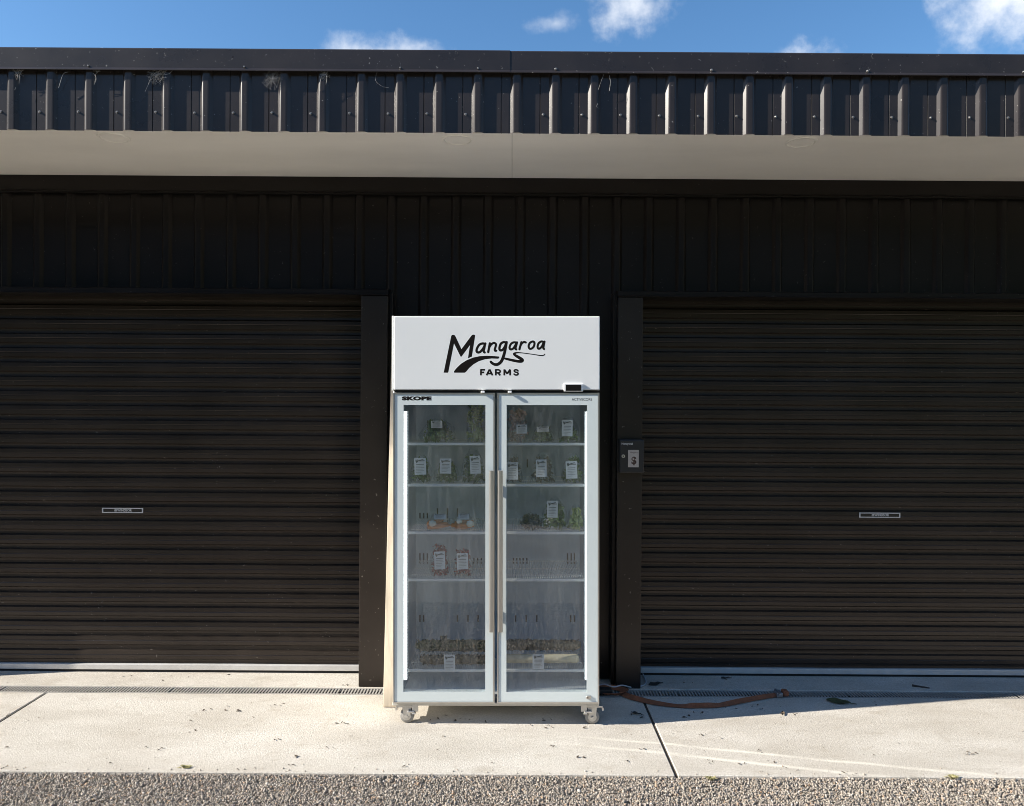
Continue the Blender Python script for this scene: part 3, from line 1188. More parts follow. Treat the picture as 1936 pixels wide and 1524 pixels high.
m = MB()
logo_poly(m, [(168, 766), (172, 748), (283, 208), (292, 193), (305, 188), (330, 190), (342, 200), (352, 220), (345, 260), (326, 318), (240, 755), (232, 766)])
logo_poly(m, [(300, 200), (342, 200), (352, 220), (446, 420), (440, 515), (431, 524), (422, 512), (318, 302)])
logo_poly(m, [(437, 410), (592, 200), (605, 188), (622, 185), (640, 187), (630, 270), (583, 328), (440, 520), (428, 520)])
logo_poly(m, [(590, 215), (622, 185), (640, 187), (648, 200), (646, 218), (599, 515), (592, 524), (570, 530), (550, 546), (540, 542), (541, 530)])
logo_poly(m, [(325, 762), (328, 742), (365, 695), (430, 632), (520, 575), (620, 535), (720, 513), (820, 507), (920, 510), (1008, 518), (1020, 526), (1002, 552), (900, 549), (800, 560), (700, 592),
              (620, 640), (560, 692), (505, 756), (490, 766), (335, 766)])
ribbon(m, [(1105, 550), (1150, 560), (1230, 578), (1310, 592), (1355, 588), (1366, 572), (1340, 548), (1285, 515), (1250, 492), (1243, 474), (1285, 460), (1350, 462), (1450, 474), (1560, 490), (1650, 503), (1692, 500), (1712, 482)],
       [26, 30, 34, 36, 42, 44, 40, 36, 30, 26, 18, 12, 11, 11, 14, 13, 12])
for pts, w in (([(798, 325), (760, 320), (715, 338), (680, 388), (670, 436), (690, 456), (725, 448), (768, 400), (795, 345)], 30),
               ([(803, 320), (785, 400), (778, 440), (793, 456)], 30),
               ([(873, 318), (848, 450)], 30), ([(860, 385), (890, 338), (930, 312), (962, 324), (964, 350), (949, 408), (953, 430), (970, 430)], 28),
               ([(1120, 303), (1080, 300), (1042, 322), (1022, 370), (1020, 408), (1040, 426), (1075, 408), (1105, 360), (1120, 315)], 30),
               ([(1130, 298), (1110, 400), (1085, 500), (1050, 588), (1000, 634), (950, 640), (908, 620), (888, 600)], [28, 34, 38, 38, 38, 36, 34, 32]),
               ([(1275, 304), (1235, 303), (1195, 326), (1175, 370), (1177, 400), (1197, 410), (1230, 394), (1262, 345), (1275, 315)], 27),
               ([(1287, 302), (1268, 375), (1263, 402), (1276, 410)], 27),
               ([(1353, 300), (1324, 408)], 28), ([(1340, 352), (1362, 315), (1395, 296), (1420, 304)], 27),
               ([(1690, 294), (1655, 289), (1616, 317), (1601, 360), (1607, 393), (1630, 398), (1665, 365), (1690, 308)], 27),
               ([(1706, 290), (1692, 360), (1689, 392), (1700, 404)], 27)):
    ribbon(m, pts, w)
ribbon(m, [(1520, 290), (1482, 312), (1464, 358), (1478, 398), (1510, 396), (1540, 368), (1553, 325), (1545, 295)], 27, closed=True)
m.build("logo", M_LOGO, header)
m = MB()
for pts in ([(737, 712), (737, 806)], [(737, 721), (800, 721)], [(737, 761), (786, 761)], [(823, 806), (868, 714)], [(868, 714), (914, 806)], [(845, 778), (892, 778)],
            [(964, 712), (964, 806)], [(998, 768), (1032, 806)], [(1093, 806), (1093, 716)], [(1093, 716), (1137, 782)], [(1137, 782), (1182, 716)], [(1182, 716), (1182, 806)]):
    ribbon(m, pts, 22, smooth=False)
ribbon(m, [(960, 722), (1005, 722), (1028, 735), (1028, 755), (1005, 767), (960, 767)], 20)
ribbon(m, [(1302, 738), (1288, 724), (1258, 722), (1245, 738), (1260, 754), (1292, 764), (1304, 782), (1290, 798), (1262, 799), (1243, 786)], 20)
m.build("logo_lettering", M_LOGO, header)

# controller at the header's lower right
FS = FPX / FY


def fl(px, py, y=0.0):
    s = FPX / (FY + y)
    return Vector(((px - 940) / s, y, CAMH - (py - 762) / s))


a, b = fl(1068, 740.5), fl(1104.5, 725)
m = MB()
m.box(a.x, b.x, -0.004, 0.0035, a.z, b.z, bevel=0.003, seg=2)
ctl = m.build("controller", M_WHITE, fridge)
MB().box(a.x + 0.010, b.x - 0.010, -0.0056, -0.0042, a.z + 0.004, b.z - 0.007, bevel=0.0006).build("display", M_BLACKGLOSS, ctl)
# hinge tabs over the doors
for px in (915, 966):
    c = fl(px, 740)
    m = MB()
    m.box(c.x - 0.010, c.x + 0.010, -0.014, 0.022, c.z - 0.010, c.z + 0.002, bevel=0.002)
    m.build("hinge_cap", M_WHITE, fridge)


def fridge_door(x0, x1, wx0, wx1, handle_x, name_side):
    d = empty("glass_door", (0, 0, 0), fridge)
    z0, z1 = Z_DB, Z_DT - 0.004
    wz0, wz1 = fl(0, 1309).z, fl(0, 766).z
    t = 0.0065
    # thin aluminium edge
    MB().ring(x0, x1, z0, z1, x0 + t, x1 - t, z0 + t, z1 - t, 0.0, 0.046).build("edge_trim", M_ALU, d)
    # white printed border, with the pane set in it
    MB().ring(x0 + t + 0.0006, x1 - t - 0.0006, z0 + t + 0.0006, z1 - t - 0.0006, wx0, wx1, wz0, wz1, 0.003, 0.040).build("border", M_FRIT, d)
    MB().box(wx0 + 0.0005, wx1 - 0.0005, 0.0055, 0.0095, wz0 + 0.0005, wz1 - 0.0005).build("pane", M_GLASS, d)
    # dark gasket behind the frame
    MB().ring(x0 + 0.012, x1 - 0.012, z0 + 0.012, z1 - 0.012, x0 + 0.03, x1 - 0.03, z0 + 0.03, z1 - 0.03, 0.0465, 0.0545).build("gasket", M_RUBBER, d)
    hz0, hz1 = fl(0, 1192).z, fl(0, 889).z
    hx = handle_x
    m = MB()
    rc, pr = 0.009, []
    for cx_, cy_, a0 in ((hx + 0.0135 - rc, -0.012 - rc, 0), (hx - 0.0135 + rc, -0.012 - rc, 90), (hx - 0.0135 + rc, -0.038 + rc, 180), (hx + 0.0135 - rc, -0.038 + rc, 270)):
        pr += [(cx_ + rc * math.cos(R(a0 + 18 * q)), cy_ + rc * math.sin(R(a0 + 18 * q))) for q in range(6)]
    m.extrude_profile(pr, 'z', hz0, hz1, closed=True)
    h = m.build("handle", M_ALU, d, smooth=True, angle=40)
    for zz in (hz0 + 0.09, hz1 - 0.09):
        m = MB()
        m.box(hx - 0.008, hx + 0.008, -0.0145, 0.001, zz - 0.012, zz + 0.012)
        m.build("standoff", M_ALU, h)
    return d


dl_ = fridge_door(fl(745.5, 0).x, fl(937.6, 0).x, fl(765, 0).x, fl(920, 0).x, fl(932.5, 0).x, -1)
dr_ = fridge_door(fl(942.4, 0).x, fl(1135.5, 0).x, fl(960, 0).x, fl(1112.5, 0).x, fl(948.5, 0).x, 1)
text_obj("maker_lettering", "SKOPE", 0.0255, M_LOGO, dl_, fl(790, 754, 0.0028), bold=0.0020, sx=1.92, spacing=1.08)
text_obj("model_lettering", "ACTIVECORE", 0.021, M_LOGO, dr_, fl(1102.5, 755.5, 0.0028), sx=0.86)
c = fl(1115, 1318.5)
m = MB()
m.disc((c.x - 0.003, 0.002, c.z), (0, -1, 0), 0.0095, 0.006, 18, 0.001)
m.box(c.x + 0.003, c.x + 0.014, -0.002, 0.002, c.z - 0.009, c.z + 0.009, bevel=0.001)
lk = m.build("lock", M_ALU, dr_)
MB().box(c.x - 0.0055, c.x - 0.0005, -0.0052, -0.0045, c.z - 0.004, c.z + 0.004).build("keyhole", M_RUBBER, lk)

# LED strips and slotted pilasters in the front corners of the cabinet
for s in (-1, 1):
    x = s * 0.489
    zb, zt = fl(0, 1286, 0.06).z, fl(0, 778, 0.06).z
    m = MB()
    m.box(x - 0.009, x + 0.009, 0.058, 0.070, zb, zt, bevel=0.002)
    m.build("light_strip", M_LED, fridge)
    m = MB()
    xi = x - s * 0.0135
    npil = 92
    for i in range(npil):
        z = zb + (zt - zb) * i / npil
        m.box(xi - 0.004, xi + 0.004, 0.060, 0.066, z, z + (zt - zb) / npil * 0.55)
    m.box(xi - 0.004, xi + 0.004, 0.0665, 0.072, zb, zt)
    m.build("shelf_pilaster", M_WIRE, fridge)

# wire shelves
SHELF_Y0, SHELF_Y1 = 0.085, 0.585


def shelf_mesh():
    m = MB()
    w = 0.462
    r = 0.0026
    m.box(0, w, -0.004, 0.004, -0.010, 0.004, bevel=0.0015)
    m.tube([(0, 0.5, -0.004), (w, 0.5, -0.004)], 0.003, 6)
    for y in (0.14, 0.30):
        m.tube([(0, y, -0.007), (w, y, -0.007)], 0.003, 6)
    n = 46
    for i in range(n):
        x = 0.004 + (w - 0.008) * i / (n - 1)
        m.tube([(x, 0.004, 0.0), (x, 0.5, 0.0)], 0.0016, 5, caps=False)
    return m


SHELF_PX = (838, 916, 1006, 1095, 1266)
SHELF_Z = [fl(0, p, SHELF_Y0).z for p in SHELF_PX]
sh0 = shelf_mesh().build("wire_shelf", M_WIRE, fridge)
k = 0
for z in SHELF_Z:
    for x in (-0.476, 0.014):
        o = sh0 if k == 0 else dup(sh0)
        o.location = (x, SHELF_Y0, z - 0.002)
        k += 1

# castors
def castor(px, side, yy):
    x = fl(px, 0).x
    sx = 1 if side > 0 else -1
    dz = 0.0 if x < 0 else -(x + 0.48) * math.tan(-FROT)
    if x < 0:
        dz = -(x + 0.0) * 0.0
    c = empty("castor", (x, yy, 0), fridge)
    rw = 0.038
    zc = rw - (x) * math.tan(-FROT)      # stands on the level ground although the cabinet leans
    m = MB()
    m.box(-0.055, 0.055, -0.030, 0.050, Z_BR - 0.010, Z_BR - 0.001, bevel=0.001)
    m.box(-0.055 * sx - 0.030 * 0 - 0.004, -0.055 * sx + 0.004, -0.030, 0.050, Z_BR - 0.026, Z_BR - 0.010)
    m.box(min(0.03 * sx, 0.062 * sx), max(0.03 * sx, 0.062 * sx), -0.034, -0.030, Z_BR - 0.030, Z_BR + 0.010, bevel=0.001)
    m.build("mounting_plate", M_CASTOR, c)
    for yy2 in (-0.021, 0.0175):
        m = MB()
        prof = [(-0.024, Z_BR - 0.012), (0.024, Z_BR - 0.012), (0.019, zc + 0.010), (0.011, zc - 0.012), (-0.011, zc - 0.012), (-0.020, zc + 0.014)]
        A = [m.bm.verts.new((p[0], yy2, p[1])) for p in prof]
        B = [m.bm.verts.new((p[0], yy2 + 0.003, p[1])) for p in prof]
        m.bm.faces.new(A)
        m.bm.faces.new(B[::-1])
        for q in range(6):
            m.bm.faces.new((A[q], A[(q + 1) % 6], B[(q + 1) % 6], B[q]))
        m.build("fork_plate", M_CASTOR, c)
    m = MB()
    m.disc((0.0, -0.0165, zc), (0, 1, 0), rw, 0.033, 28, 0.005)
    wh = m.build("wheel", M_WHEEL, c, smooth=True, angle=50)
    m = MB()
    m.disc((0.0, -0.0195, zc), (0, 1, 0), 0.023, 0.003, 24, 0.0008)
    m.disc((0.0, -0.0285, zc), (0, 1, 0), 0.008, 0.006, 6)
    m.build("hub", M_CASTOR, wh)
    m = MB()
    m.box(min(0.004 * sx, 0.044 * sx), max(0.004 * sx, 0.044 * sx), -0.042, -0.024, Z_BR - 0.034, Z_BR - 0.027, bevel=0.0015)
    m.box(min(0.030 * sx, 0.050 * sx), max(0.030 * sx, 0.050 * sx), -0.046, -0.020, Z_BR - 0.040, Z_BR - 0.0345, bevel=0.0015)
    m.build("brake_lever", M_CASTOR, c)
    return c


castor(770, 1, 0.055)
castor(1124, -1, 0.055)
castor(786, 1, 0.62)
castor(1108, -1, 0.62)


# ------------------------------------------------------------------ produce in the fridge
def place(o, x, y, z, rz=0.0):
    """Stand a thing inside the fridge (fridge-local position)."""
    o.matrix_world = FM @ Matrix.Translation((x, y, z)) @ Matrix.Rotation(rz, 4, 'Z')
    return o


def leaf_cluster(n, w, d, h, size, rnd, curl=0.3, z0=0.006, taper=0.45):
    m = MB()
    for _ in range(n):
        t = rnd.random()
        z = z0 + h * t
        k = 1 - taper * t
        a, rr = rnd.uniform(0, 6.28), math.sqrt(rnd.random())
        cx, cy = math.cos(a) * rr * w / 2 * k * 0.86, math.sin(a) * rr * d / 2 * k * 0.86
        s = size * rnd.uniform(0.6, 1.3)
        mt = Matrix.Translation((cx, cy, z)) @ Euler((rnd.uniform(-1.4, 1.4), rnd.uniform(-1.4, 1.4), rnd.uniform(0, 6.28))).to_matrix().to_4x4()
        pts = [(-s, 0, 0), (-0.3 * s, 0.42 * s, curl * s * 0.5), (s * 0.6, 0.3 * s, 0.1 * s), (s, 0, curl * s), (s * 0.6, -0.3 * s, 0.1 * s), (-0.3 * s, -0.42 * s, curl * s * 0.5)]
        v = [m.bm.verts.new(mt @ Vector(p)) for p in pts]
        mid = m.bm.verts.new(mt @ Vector((0.1 * s, 0, -0.05 * s)))
        for q in range(6):
            m.bm.faces.new((v[q], v[(q + 1) % 6], mid))
    return m


def bag_film(w, d, h, rnd, top=0.3):
    m = MB()
    n, k = 22, 11
    rows = []
    ph = [rnd.uniform(0, 6.28) for _ in range(5)]
    for j in range(k + 1):
        t = j / k
        if t < 0.12:
            sx = 0.80 + 1.5 * t
        elif t < 0.72:
            sx = 0.98 - 0.25 * ((t - 0.12) / 0.6) ** 2
        else:
            sx = 0.73 - (0.73 - top) * ((t - 0.72) / 0.28)
        sy = max(0.06, (1 - max(0, t - 0.35) * 1.45)) * min(1, 0.72 + 2 * t)
        row = []
        for i in range(n):
            a = 2 * math.pi * i / n
            c, s = math.cos(a), math.sin(a)
            wob = 1 + 0.05 * math.sin(3 * a + ph[0] + 6 * t) + 0.045 * math.sin(5 * a + ph[1] - 9 * t) + 0.03 * math.sin(9 * a + ph[2] + 14 * t)
            x = math.copysign(abs(c) ** 0.8, c) * w / 2 * sx * wob
            y = math.copysign(abs(s) ** 0.8, s) * d / 2 * sy * wob
            row.append(m.bm.verts.new((x, y, h * t + (0.006 * math.sin(4 * a + ph[3]) if j == k else 0))))
        rows.append(row)
    for j in range(k):
        for i in range(n):
            m.bm.faces.new((rows[j][i], rows[j][(i + 1) % n], rows[j + 1][(i + 1) % n], rows[j + 1][i]))
    m.bm.faces.new(rows[0][::-1])
    return m


# printed face of a paper label (shared)
def print_mesh(w, h):
    m = MB()
    m.box(-0.36 * w, 0.40 * w, -0.0002, 0.0, 0.30 * h, 0.345 * h)
    pts = [(-0.40, 0.34), (-0.34, 0.44), (-0.30, 0.33), (-0.22, 0.44), (-0.20, 0.31), (0.30, 0.39), (0.30, 0.43), (-0.16, 0.36), (-0.20, 0.25), (-0.33, 0.20)]
    f = m.bm.faces.new([m.bm.verts.new((p[0] * w, -0.0003, p[1] * h)) for p in pts])
    bmesh.ops.triangulate(m.bm, faces=[f])
    for k, (a, b) in enumerate(((-0.34, 0.34), (-0.36, 0.30), (-0.36, 0.36), (-0.36, 0.22), (-0.36, 0.33), (-0.36, 0.10))):
        z = 0.10 - 0.092 * k
        m.box(a * w, b * w, -0.0002, 0.0, z * h, (z + (0.032 if k == 0 else 0.016)) * h)
    return m


LABEL_W, LABEL_H = 0.062, 0.094
print_src = print_mesh(LABEL_W, LABEL_H).build("label_print", M_GREYPRINT)
print_me = print_src.data
bpy.data.objects.remove(print_src)


def label_card(parent, x, y, z, rx=0.0, rz=0.0, ry=0.0, sx=1.0, sz=1.0):
    m = MB()
    n = 6
    for i in range(n):
        for dz in (0,):
            pass
    rows = []
    for i in range(n + 1):
        u = -0.5 + i / n
        rows.append([m.bm.verts.new((u * LABEL_W, yy + 0.002 * math.cos(u * 3), v * LABEL_H)) for v in (-0.5, 0.5) for yy in (0.0004, 0.0012)])
    for i in range(n):
        a, b = rows[i], rows[i + 1]
        for q in ((0, 2), (1, 3), (0, 1), (2, 3)):
            m.bm.faces.new((a[q[0]], a[q[1]], b[q[1]], b[q[0]]))
    o = m.build("label", M_PAPER, parent)
    o.location = (x, y, z)
    o.rotation_euler = (rx, ry, rz)
    o.scale = (sx * (0.92 + 0.16 * random.random()), 1, sz)
    p = link(bpy.data.objects.new("label_print", print_me), o)
    p.location = (0, -0.0002, 0)
    return o


BAG_SEED = [100]


def produce_bag(px, shelf, w, h, contents, label, text, lab=None, d=0.11, n=170, size=0.017, y=0.085, name="produce_bag", fill=0.8, film=True, cat="vegetable bag", taper=0.45):
    """px: photograph column of the bag's centre; lab: (px, py0, py1, lean) of its paper label."""
    BAG_SEED[0] += 1
    rnd = random.Random(BAG_SEED[0])
    yc = SHELF_Y0 + y
    x = fl(px, 0, yc).x
    z = SHELF_Z[shelf] + 0.004
    e = empty(name)
    place(e, x, yc, z)
    tag(e, text, cat, "bagged produce on the fridge shelves")
    if film:
        bag_film(w, d, h, rnd).build("plastic_film", M_FILM, e, smooth=True)
    leaf_cluster(n, w, d, h * fill, size, rnd, taper=taper).build("leaves" if label is None else label, contents, e)
    if lab:
        lx, ly0, ly1, lean = lab
        yl = yc - d * 0.5 - 0.004
        a, b = fl(lx, ly1, yl), fl(lx, ly0, yl)
        hh = (b.z - a.z)
        label_card(e, a.x - x, -d * 0.5 - 0.006, (a.z + b.z) / 2 - z, rx=lean, sz=hh / LABEL_H, rz=rnd.uniform(-0.05, 0.05), ry=rnd.uniform(-0.05, 0.05))
    return e


# top shelf
produce_bag(829, 0, 0.205, 0.125, M_GREENS, "leaves", "squat bag of dark salad leaves on the top shelf of the left door", (827, 795, 811, 0.5), size=0.020, n=240)
produce_bag(900, 0, 0.105, 0.205, M_PALEGREENS, "leaves", "tall bag of pale green herbs in the top right corner behind the left door", None, size=0.016, n=260, taper=0.1, fill=0.95)
produce_bag(979, 0, 0.120, 0.195, M_PINK, "stems", "tall pinkish bag beside the door gap on the top shelf", (988, 803, 820, 0.1), size=0.026, n=90, taper=0.2)
produce_bag(1028, 0, 0.130, 0.085, M_GREENS, "leaves", "low bag of dark leaves with a tilted label on the top right shelf", (1028, 806, 818, 0.6), n=150)
produce_bag(1076, 0, 0.120, 0.140, M_GREENS, "leaves", "bag with a long upright label at the right end of the top shelf", (1074, 794, 825, 0.1), n=120, fill=0.5)
# second shelf
produce_bag(797, 1, 0.128, 0.150, M_GREENS, "leaves", "leftmost bag of green leaves on the second shelf", (796, 866, 898, 0.05), n=190)
produce_bag(846, 1, 0.146, 0.125, M_GREENS, "leaves", "wide green bag in the middle of the second shelf behind the left door", (844, 867, 896, 0.12), n=210)
produce_bag(896, 1, 0.140, 0.178, M_GREENS, "leaves", "full green bag on the second shelf next to the left door handle", (900, 862, 896, 0.05), n=240, fill=0.75)
produce_bag(972, 1, 0.100, 0.150, M_BROWNGREENS, "leaves", "bag on the second shelf tucked behind the right door handle", (970, 874, 907, 0.0), n=120)
produce_bag(1028, 1, 0.140, 0.155, M_BROWNGREENS, "leaves", "bag of brownish leaves in the middle of the second shelf behind the right door", (1025, 869, 902, 0.05), n=170)
produce_bag(1084, 1, 0.126, 0.160, M_GREENS, "leaves", "green bag at the right end of the second shelf", (1082, 872, 905, 0.02), n=190)
# third shelf
produce_bag(1050, 2, 0.150, 0.165, M_GREENS, "leaves", "upright green bag with a large label on the third shelf of the right door", (1046, 947, 979, 0.08), n=230, size=0.019)
produce_bag(1090, 2, 0.100, 0.130, M_PALEGREENS, "leaves", "light green bag in the right corner of the third shelf", None, n=170)
produce_bag(1005, 2, 0.150, 0.085, M_BROWNGREENS, "leaves", "low heap of brown-green leaves on the third shelf of the right door", None, n=210, size=0.018)
# fourth shelf
produce_bag(832, 3, 0.115, 0.170, M_REDS, "red_leaves", "taller of the two red bags on the fourth shelf", (833, 1043, 1077, 0.05), n=260, size=0.013, fill=0.9, taper=0.3)
produce_bag(877, 3, 0.112, 0.140, M_REDS, "red_leaves", "shorter red bag on the fourth shelf nearer the door handle", (876, 1046, 1077, 0.06), n=240, size=0.013, fill=0.9, taper=0.3)


def carrot_bag(px, w, text, seed, white):
    rnd = random.Random(seed)
    yc = SHELF_Y0 + 0.085
    e = empty("carrot_bag")
    place(e, fl(px, 0, yc).x, yc, SHELF_Z[2] + 0.004)
    tag(e, text, "carrot bag", "bagged produce on the fridge shelves")
    bag_film(w, 0.12, 0.085, rnd, top=0.5).build("plastic_film", M_FILM, e, smooth=True)
    for k in range(8):
        a = rnd.uniform(-0.5, 0.5)
        x0, y0 = rnd.uniform(-w * 0.22, w * 0.22), rnd.uniform(-0.03, 0.02)
        z0 = 0.014 + 0.011 * (k // 3)
        L_ = rnd.uniform(0.035, 0.048)
        m = MB()
        pts = [Vector((x0 + math.cos(a) * L_ * t, y0 + math.sin(a) * L_ * t * 0.6, z0 + 0.004 * math.sin(t * 2))) for t in (-1, -0.9, -0.3, 0.4, 0.9, 1.05)]
        m.tube(pts, [0.004, 0.011, 0.0115, 0.009, 0.005, 0.001], 8)
        m.build("carrot", M_CARROT, e, smooth=True)
    for (x, y, z, r) in white:
        m = MB()
        m.tube([(x - r, y, z), (x - r * 0.7, y, z), (x, y, z + 0.003), (x + r * 0.7, y, z), (x + r * 1.2, y, z - 0.004)], [0.003, r * 0.75, r, r * 0.8, 0.002], 10)
        m.build("root", M_DAIKON, e, smooth=True)
    label_card(e, 0.004, -0.02, 0.071, rx=-1.15, sz=0.5, rz=0.1)


carrot_bag(832, 0.135, "left bag of orange carrots on the third shelf", 41, [(-0.035, -0.045, 0.034, 0.019)])
carrot_bag(877, 0.120, "right bag of carrots with white roots on the third shelf", 42, [(-0.02, -0.045, 0.045, 0.014), (0.040, -0.045, 0.032, 0.020)])


# long bundles on the bottom shelf
def long_bundle(name, text, px0, px1, parts, lab):
    yc = SHELF_Y0 + 0.10
    a, b = fl(px0, 0, yc).x, fl(px1, 0, yc).x
    e = empty(name)
    cx = (a + b) / 2
    place(e, cx, yc, SHELF_Z[4] + 0.004)
    tag(e, text, "vegetable bundle", "long bundles on the bottom shelf")
    half = (b - a) / 2
    for nm, mt, y0, z0, r, x0, x1, rough, seed in parts:
        rnd = random.Random(seed)
        m = MB()
        n, k = 14, 40
        rows = []
        for i in range(k + 1):
            t = i / k
            x = -half + 2 * half * (x0 + (x1 - x0) * t)
            ee = min(1.0, 6 * t + 0.45, 6 * (1 - t) + 0.55) if rough else min(1.0, 30 * t + 0.8, 30 * (1 - t) + 0.8)
            rows.append([m.bm.verts.new((x, y0 + math.cos(2 * math.pi * j / n) * r * ee * (1 + rough * rnd.uniform(-1, 1)), z0 + math.sin(2 * math.pi * j / n) * r * ee * (1 + rough * rnd.uniform(-1, 1)))) for j in range(n)])
        for i in range(k):
            for j in range(n):
                m.bm.faces.new((rows[i][j], rows[i][(j + 1) % n], rows[i + 1][(j + 1) % n], rows[i + 1][j]))
        m.bm.faces.new(rows[0][::-1])
        m.bm.faces.new(rows[-1])
        if rough:
            for _ in range(170):
                t = rnd.random()
                x = -half + 2 * half * (x0 + (x1 - x0) * t)
                an = rnd.uniform(0, 6.28)
                s = rnd.uniform(0.005, 0.011)
                c = Vector((x, y0 + math.cos(an) * r, z0 + math.sin(an) * r))
                mm = Matrix.Translation(c) @ Euler((rnd.uniform(-3, 3), rnd.uniform(-3, 3), rnd.uniform(-3, 3))).to_matrix().to_4x4()
                m.bm.faces.new([m.bm.verts.new(mm @ Vector(p)) for p in ((-s, 0, 0), (0, s * 0.6, 0.2 * s), (s, 0, 0), (0, -s * 0.6, -0.2 * s))])
        m.build(nm, mt, e, smooth=not rough)
    lx, l0, l1 = lab
    yl = SHELF_Y0 - 0.012
    p, q = fl(lx, l1, yl), fl(lx, l0, yl)
    label_card(e, p.x - cx, yl - yc, (p.z + q.z) / 2 - SHELF_Z[4] - 0.004, rx=0.06, sz=(q.z - p.z) / LABEL_H)


long_bundle("mossy_bundle", "long dark mossy green bundle on the bottom shelf of the left door", 786, 934,
            [("upper_stems", M_MOSS, 0.03, 0.084, 0.030, 0.0, 1.0, 0.16, 1), ("lower_stems", M_BROWNGREENS, -0.035, 0.028, 0.025, 0.07, 0.98, 0.10, 2), ("knot", M_MOSS, 0.02, 0.118, 0.017, 0.32, 0.40, 0.14, 3)], (852, 1238, 1270))
long_bundle("pale_stem_bundle", "long bundle with a smooth cream stem and a bark-dark stem on the bottom shelf", 946, 1100,
            [("bark_stem", M_BROWNGREENS, 0.03, 0.088, 0.028, 0.0, 1.0, 0.13, 4), ("cream_stem", M_LEEK, -0.035, 0.034, 0.024, 0.0, 0.96, 0.0, 5)], (1020, 1237, 1266))

# ------------------------------------------------------------------ plank leaning beside the fridge
pl = MB()
pl.box(0.0, 0.078, 0.0, 0.045, 0.0, 2.22, bevel=0.002)
po = pl.build("wooden_plank", M_WOOD)
pb = G(724, 1338)
po.location = (pb.x, pb.y, 0.004)
po.rotation_euler = (-math.atan2(0.24, 2.2), 0, 0)
tag(po, "weathered pale timber plank leaning upright at the left side of the fridge", "plank")

# ------------------------------------------------------------------ ratchet strap and cord on the slab
strap = empty("ratchet_strap", G(1300, 1338))
tag(strap, "orange ratchet strap lying in the shade to the right of the fridge", "strap")
so = strap.location


def strap_ribbon(pix, widths, name):
    ctr = smooth_path([G(a, b, 0.0) for a, b in pix], 10)
    ws = [v.x for v in smooth_path([Vector((w[0], 0, 0)) for w in widths], 10)]
    tl = [v.x for v in smooth_path([Vector((w[1], 0, 0)) for w in widths], 10)]
    m = MB()
    rows = []
    for i, p in enumerate(ctr):
        t = (ctr[min(i + 1, len(ctr) - 1)] - ctr[max(i - 1, 0)]).normalized()
        nrm = Vector((-t.y, t.x, 0))
        d = nrm * math.cos(tl[i]) + Vector((0, 0, 1)) * math.sin(tl[i])
        th = (nrm * -math.sin(tl[i]) + Vector((0, 0, 1)) * math.cos(tl[i])) * 0.0012
        h = ws[i] * 0.36
        base = p + Vector((0, 0, abs(math.sin(tl[i])) * h + 0.005)) - so
        rows.append([m.bm.verts.new(base + d * h + th), m.bm.verts.new(base - d * h + th), m.bm.verts.new(base - d * h - th), m.bm.verts.new(base + d * h - th)])
    for i in range(len(rows) - 1):
        for j in range(4):
            m.bm.faces.new((rows[i][j], rows[i][(j + 1) % 4], rows[i + 1][(j + 1) % 4], rows[i + 1][j]))
    m.bm.faces.new(rows[0][::-1])
    m.bm.faces.new(rows[-1])
    return m.build(name, M_ORANGE, strap)


strap_ribbon([(1172, 1313), (1195, 1323), (1240, 1333), (1290, 1338), (1322, 1340), (1360, 1337), (1400, 1331), (1440, 1323), (1474, 1317)],
             [(0.046, 0.5), (0.046, 0.6), (0.042, 0.5), (0.040, 0.3), (0.038, 1.5), (0.040, 0.5), (0.038, 1.2), (0.036, 1.0), (0.038, 0.5)], "webbing")
strap_ribbon([(1120, 1308), (1150, 1304), (1172, 1306), (1184, 1312), (1168, 1318), (1140, 1316)],
             [(0.05, 0.5), (0.05, 0.6), (0.05, 0.4), (0.05, 0.6), (0.05, 0.7), (0.05, 0.4)], "webbing_loop")
g = G(1480, 1317) - so
m = MB()
m.box(g.x - 0.045, g.x - 0.008, g.y - 0.03, g.y + 0.03, 0.004, 0.030, bevel=0.003)
m.tube([(g.x - 0.03, g.y - 0.04, 0.024), (g.x - 0.03, g.y + 0.04, 0.024)], 0.009, 10)
m.build("ratchet_buckle", mat("ratchet_steel", (0.34, 0.34, 0.35), rough=0.4, metal=0.6), strap)
m = MB()
m.box(g.x - 0.006, g.x + 0.030, g.y - 0.026, g.y + 0.026, 0.006, 0.040, bevel=0.010, seg=2)
m.build("ratchet_handle", M_ORANGE, strap)
g = G(1150, 1314) - so
m = MB()
m.box(g.x - 0.07, g.x + 0.02, g.y - 0.03, g.y + 0.03, 0.012, 0.040, bevel=0.008, seg=2)
m.build("hook_sleeve", M_RUBBER, strap)

cord_pts = [(1120, 1300), (1142, 1304), (1160, 1309), (1176, 1306), (1194, 1300), (1212, 1298), (1221, 1292), (1218, 1280), (1211, 1271)]
cp = [G(a, b, 0.008) + Vector((0, 0, (0.032 if 0 < i < 4 else 0.002))) for i, (a, b) in enumerate(cord_pts)]
cp.append(Vector((cp[-1].x - 0.06, cp[-1].y + 0.02, 0.01)))
co = G(1180, 1300)
m = MB()
m.tube([p - co for p in smooth_path(cp, 8)], 0.0042, 8)
c_ = m.build("power_cord", M_CORD, smooth=True)
c_.location = co
tag(c_, "thin grey power cord running from the fridge under the right door", "cord")

